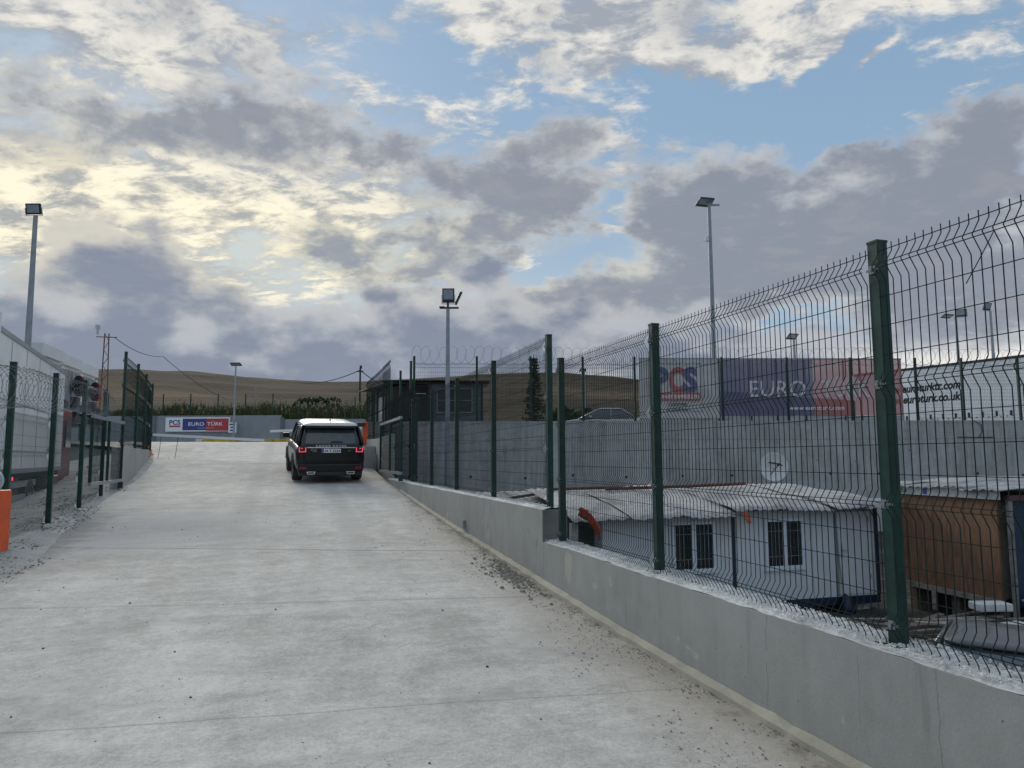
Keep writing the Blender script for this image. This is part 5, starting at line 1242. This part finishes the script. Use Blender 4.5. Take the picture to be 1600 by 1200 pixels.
# ------------------------------------------------------------------ vegetation
def leaf_cloud(m, c, rad, n, sz, rng, squash=1.0, shell=.55):
    for _ in range(n):
        while True:
            p = Vector((rng.uniform(-1, 1), rng.uniform(-1, 1), rng.uniform(-1, 1)))
            if p.length < 1 and (p.length > shell or rng.random() < .35): break
        q = Vector((c[0]+p.x*rad[0], c[1]+p.y*rad[1], c[2]+p.z*rad[2])); s = sz*rng.uniform(.5, 1.2)
        a = Vector((rng.gauss(0, 1), rng.gauss(0, 1), rng.gauss(0, 1))).normalized(); b_ = a.cross(Vector((rng.gauss(0, 1), rng.gauss(0, 1), rng.gauss(0, 1)))).normalized()
        m.add([q-a*s, q+b_*s*.6, q+a*s, q-b_*s*.6], [(0,1,2,3)])
def bushy(name, label, a, d, z0, w, h, n, mat, seed, sz=.22, trunk=True, cat='tree'):
    rng = random.Random(seed); x, y = F(a, d); t = thing(name, label, cat, (x, y, z0), -YAW)
    if trunk:
        m = MB(); m.tube([(0,0,-1.0), (.05,0,h*.3), (.15,.05,h*.6)], [.14,.11,.05], 7)
        for k in range(5): an = k*1.3; m.tube([(.03,0,h*(.2+.06*k)), (cos(an)*w*.22, sin(an)*w*.2, h*.5), (cos(an)*w*.36, sin(an)*w*.3, h*.72)], [.06,.04,.02], 5)
        m.build('trunk', M['trunk'], t)
    m = MB()
    for k in range(14):
        an = rng.uniform(0, 2*pi); rr = rng.uniform(0, .62)
        u = (cos(an)*rr*w*.5, sin(an)*rr*w*.4, h*(.38+.40*rng.random()*(1-rr*.6)))
        leaf_cloud(m, u, (w*.22*rng.uniform(.7, 1.2), w*.2, h*.24*rng.uniform(.7, 1.2)), n//14, sz, rng)
    m.build('crown', M[mat], t); return t
bushy('broadleaf_tree', 'round dark green tree behind the back wall above the car roof', -20.5, 79, 4.4, 6.0, 4.7, 5200, 'leafd', 1)
bushy('broadleaf_tree', 'smaller dark tree behind the guard booth roof, left side', -14.9, 77, 3.2, 3.0, 5.4, 2600, 'leafd', 2)
bushy('broadleaf_tree', 'low green bush to the right of the round dark tree', -18.0, 76, 4.2, 4.6, 2.2, 1800, 'leafm', 3, trunk=False, cat='bush')
bushy('shrub', 'dark shrub behind the wire fence right of the guard booth', *(-6.2, 48), 2.4, 3.6, 4.2, 2600, 'leafd', 4, trunk=True, cat='bush')
bushy('shrub', 'dark green bush beside the conifer behind the parked red car', *(4.1, 50), 2.4, 3.4, 3.0, 1900, 'leafd', 5, trunk=True, cat='bush')
t = thing('conifer_tree', 'dark thin conifer standing before the hillside behind the mesh fence', 'tree', (*F(1.55, 52), 2.5), -YAW)
m = MB(); m.tube([(0,0,-.5), (0,0,6.4)], [.12, .02], 6); m.build('trunk', M['trunk'], t)
m = MB(); rng = random.Random(8)
for k in range(26):
    z = .8+k*.21; R = 1.05*(1-z/6.8)+.10
    for q in range(7):
        an = rng.uniform(0, 6.28); L = R*rng.uniform(.6, 1.15)
        for j in range(5): u = (j+1)/5; leaf_cloud(m, (cos(an)*L*u, sin(an)*L*u, z-.12*u+.1*u*u), (.10, .10, .08), 5, .10, rng)
m.build('crown', M['needle'], t)
# reeds and rough growth along the top of the back wall: nobody could count it
m = MB(); mp_ = MB(); rng = random.Random(31)
for _ in range(5200):
    a = rng.uniform(-46, -12); d = 71.2+rng.random()**1.5*7; x, y = F(a, d); z0 = 4.9+(d-71)*.10
    h = rng.uniform(.6, 1.5)*(1.15+.45*nv(a, 0, .35))*(1.15 if a > -36 else .9); le = rng.uniform(-.3, .3)
    dx, dy = cos(YAW)*.07, -sin(YAW)*.07
    m.add([(x-dx, y-dy, z0), (x+dx, y+dy, z0), (x+le*.6+dx*1.6, y, z0+h*.6), (x+le, y, z0+h)], [(0,1,2,3)])
    if rng.random() < .45:
        q = rng.uniform(.1, .26); leaf_cloud(m, (x+le*.4, y, z0+h*rng.uniform(.2, .6)), (.2, .2, .2), 2, .2, rng)
    if rng.random() < .16 and a > -36:
        leaf_cloud(mp_, (x+le, y, z0+h+.05), (.09, .09, .22), 9, .10, rng)
stuff(m.build('reeds', M['leafm']), 'green reeds and weeds growing along the top of the back wall', 'reeds')
stuff(mp_.build('reed_plumes', M['leafp']), 'pale feathery plumes above the reeds', 'reeds')
m = MB(); rng = random.Random(33)
for _ in range(2600):
    a = rng.uniform(-14, 14); d = 56+rng.random()*10; x, y = F(a, d); z0 = 2.5+rng.random()*.3
    leaf_cloud(m, (x, y, z0+rng.uniform(0, 1.3)), (.3, .3, .3), 3, .25, rng)
stuff(m.build('scrub', M['leafm']), 'low scrub at the foot of the hillside behind the mesh fences', 'scrub')

# ------------------------------------------------------------------ loose stones and crumbs
rng = random.Random(77)
m = MB()
for _ in range(900):
    y = rng.uniform(1.5, 24); x = rng.uniform(left_edge(y)+.1, 2.6); s = .0035*(1+rng.random()**8*3.0); chip(m, x, y, ramp_z(x, y)+s*.3, s, rng)
stuff(m.build('grit', M['grime']), 'dark grit scattered over the concrete ramp', 'grit')
m = MB()
for _ in range(11000):
    y = rng.uniform(1.5, 17); q = rng.random()**2.6; x = 2.725-q*(.75 if 3 < y < 9 or 9.5 < y < 11.5 else .4); s = .002+.008*rng.random()**5
    if noise.noise(Vector((y*1.5, x*2, 0)))+.35*(1-q) < .06: continue
    chip(m, x, y, ramp_z(x, y)+s*.3, s, rng)
for _ in range(700):
    y = rng.gauss(8.6, .55); x = 2.70-abs(rng.gauss(0, .16)); s = .006+.022*rng.random()**3; chip(m, x, y, ramp_z(x, y)+s*.4, s, rng)
stuff(m.build('wall_foot_crumbs', earth('tan_crumbs', (.26, .235, .20), (.52, .48, .41), 9)), 'tan crumbs and mortar bits gathered along the foot of the ramp wall', 'rubble')
m = MB()
for _ in range(5200):
    y = rng.uniform(6.5, 21); d = rng.random()*1.5-.15; x = left_edge(y)-d; s = .006+.016*rng.random()**3; z = verge_z(x, y) if d > 0 else ramp_z(x, y)
    if noise.noise(Vector((y*.9, x*1.2, 5))) < -.12: continue
    chip(m, x, y, z+s*.3, s, rng)
stuff(m.build('verge_stones', M['gravel']), 'grey stones scattered on the verge under the left fence', 'gravel')
m = MB()
for _ in range(7000):
    y = rng.uniform(1.5, 8+14*(rng.random()<.3)); k = .65 if y < 8.05 else .998
    if y > 21.8: continue
    x = 2.8+.01+rng.random()*.27; s = .003+.010*rng.random()**2.5; chip(m, x, y, k+.018+s*.4, s, rng)
stuff(m.build('wall_top_crumbs', M['cap']), 'pale mortar crumbs on top of the ramp wall', 'rubble')
for o in bpy.data.objects:
    if o.type == 'MESH' and o.parent is None and 'kind' not in o.keys() and 'category' not in o.keys(): print('UNTAGGED', o.name)
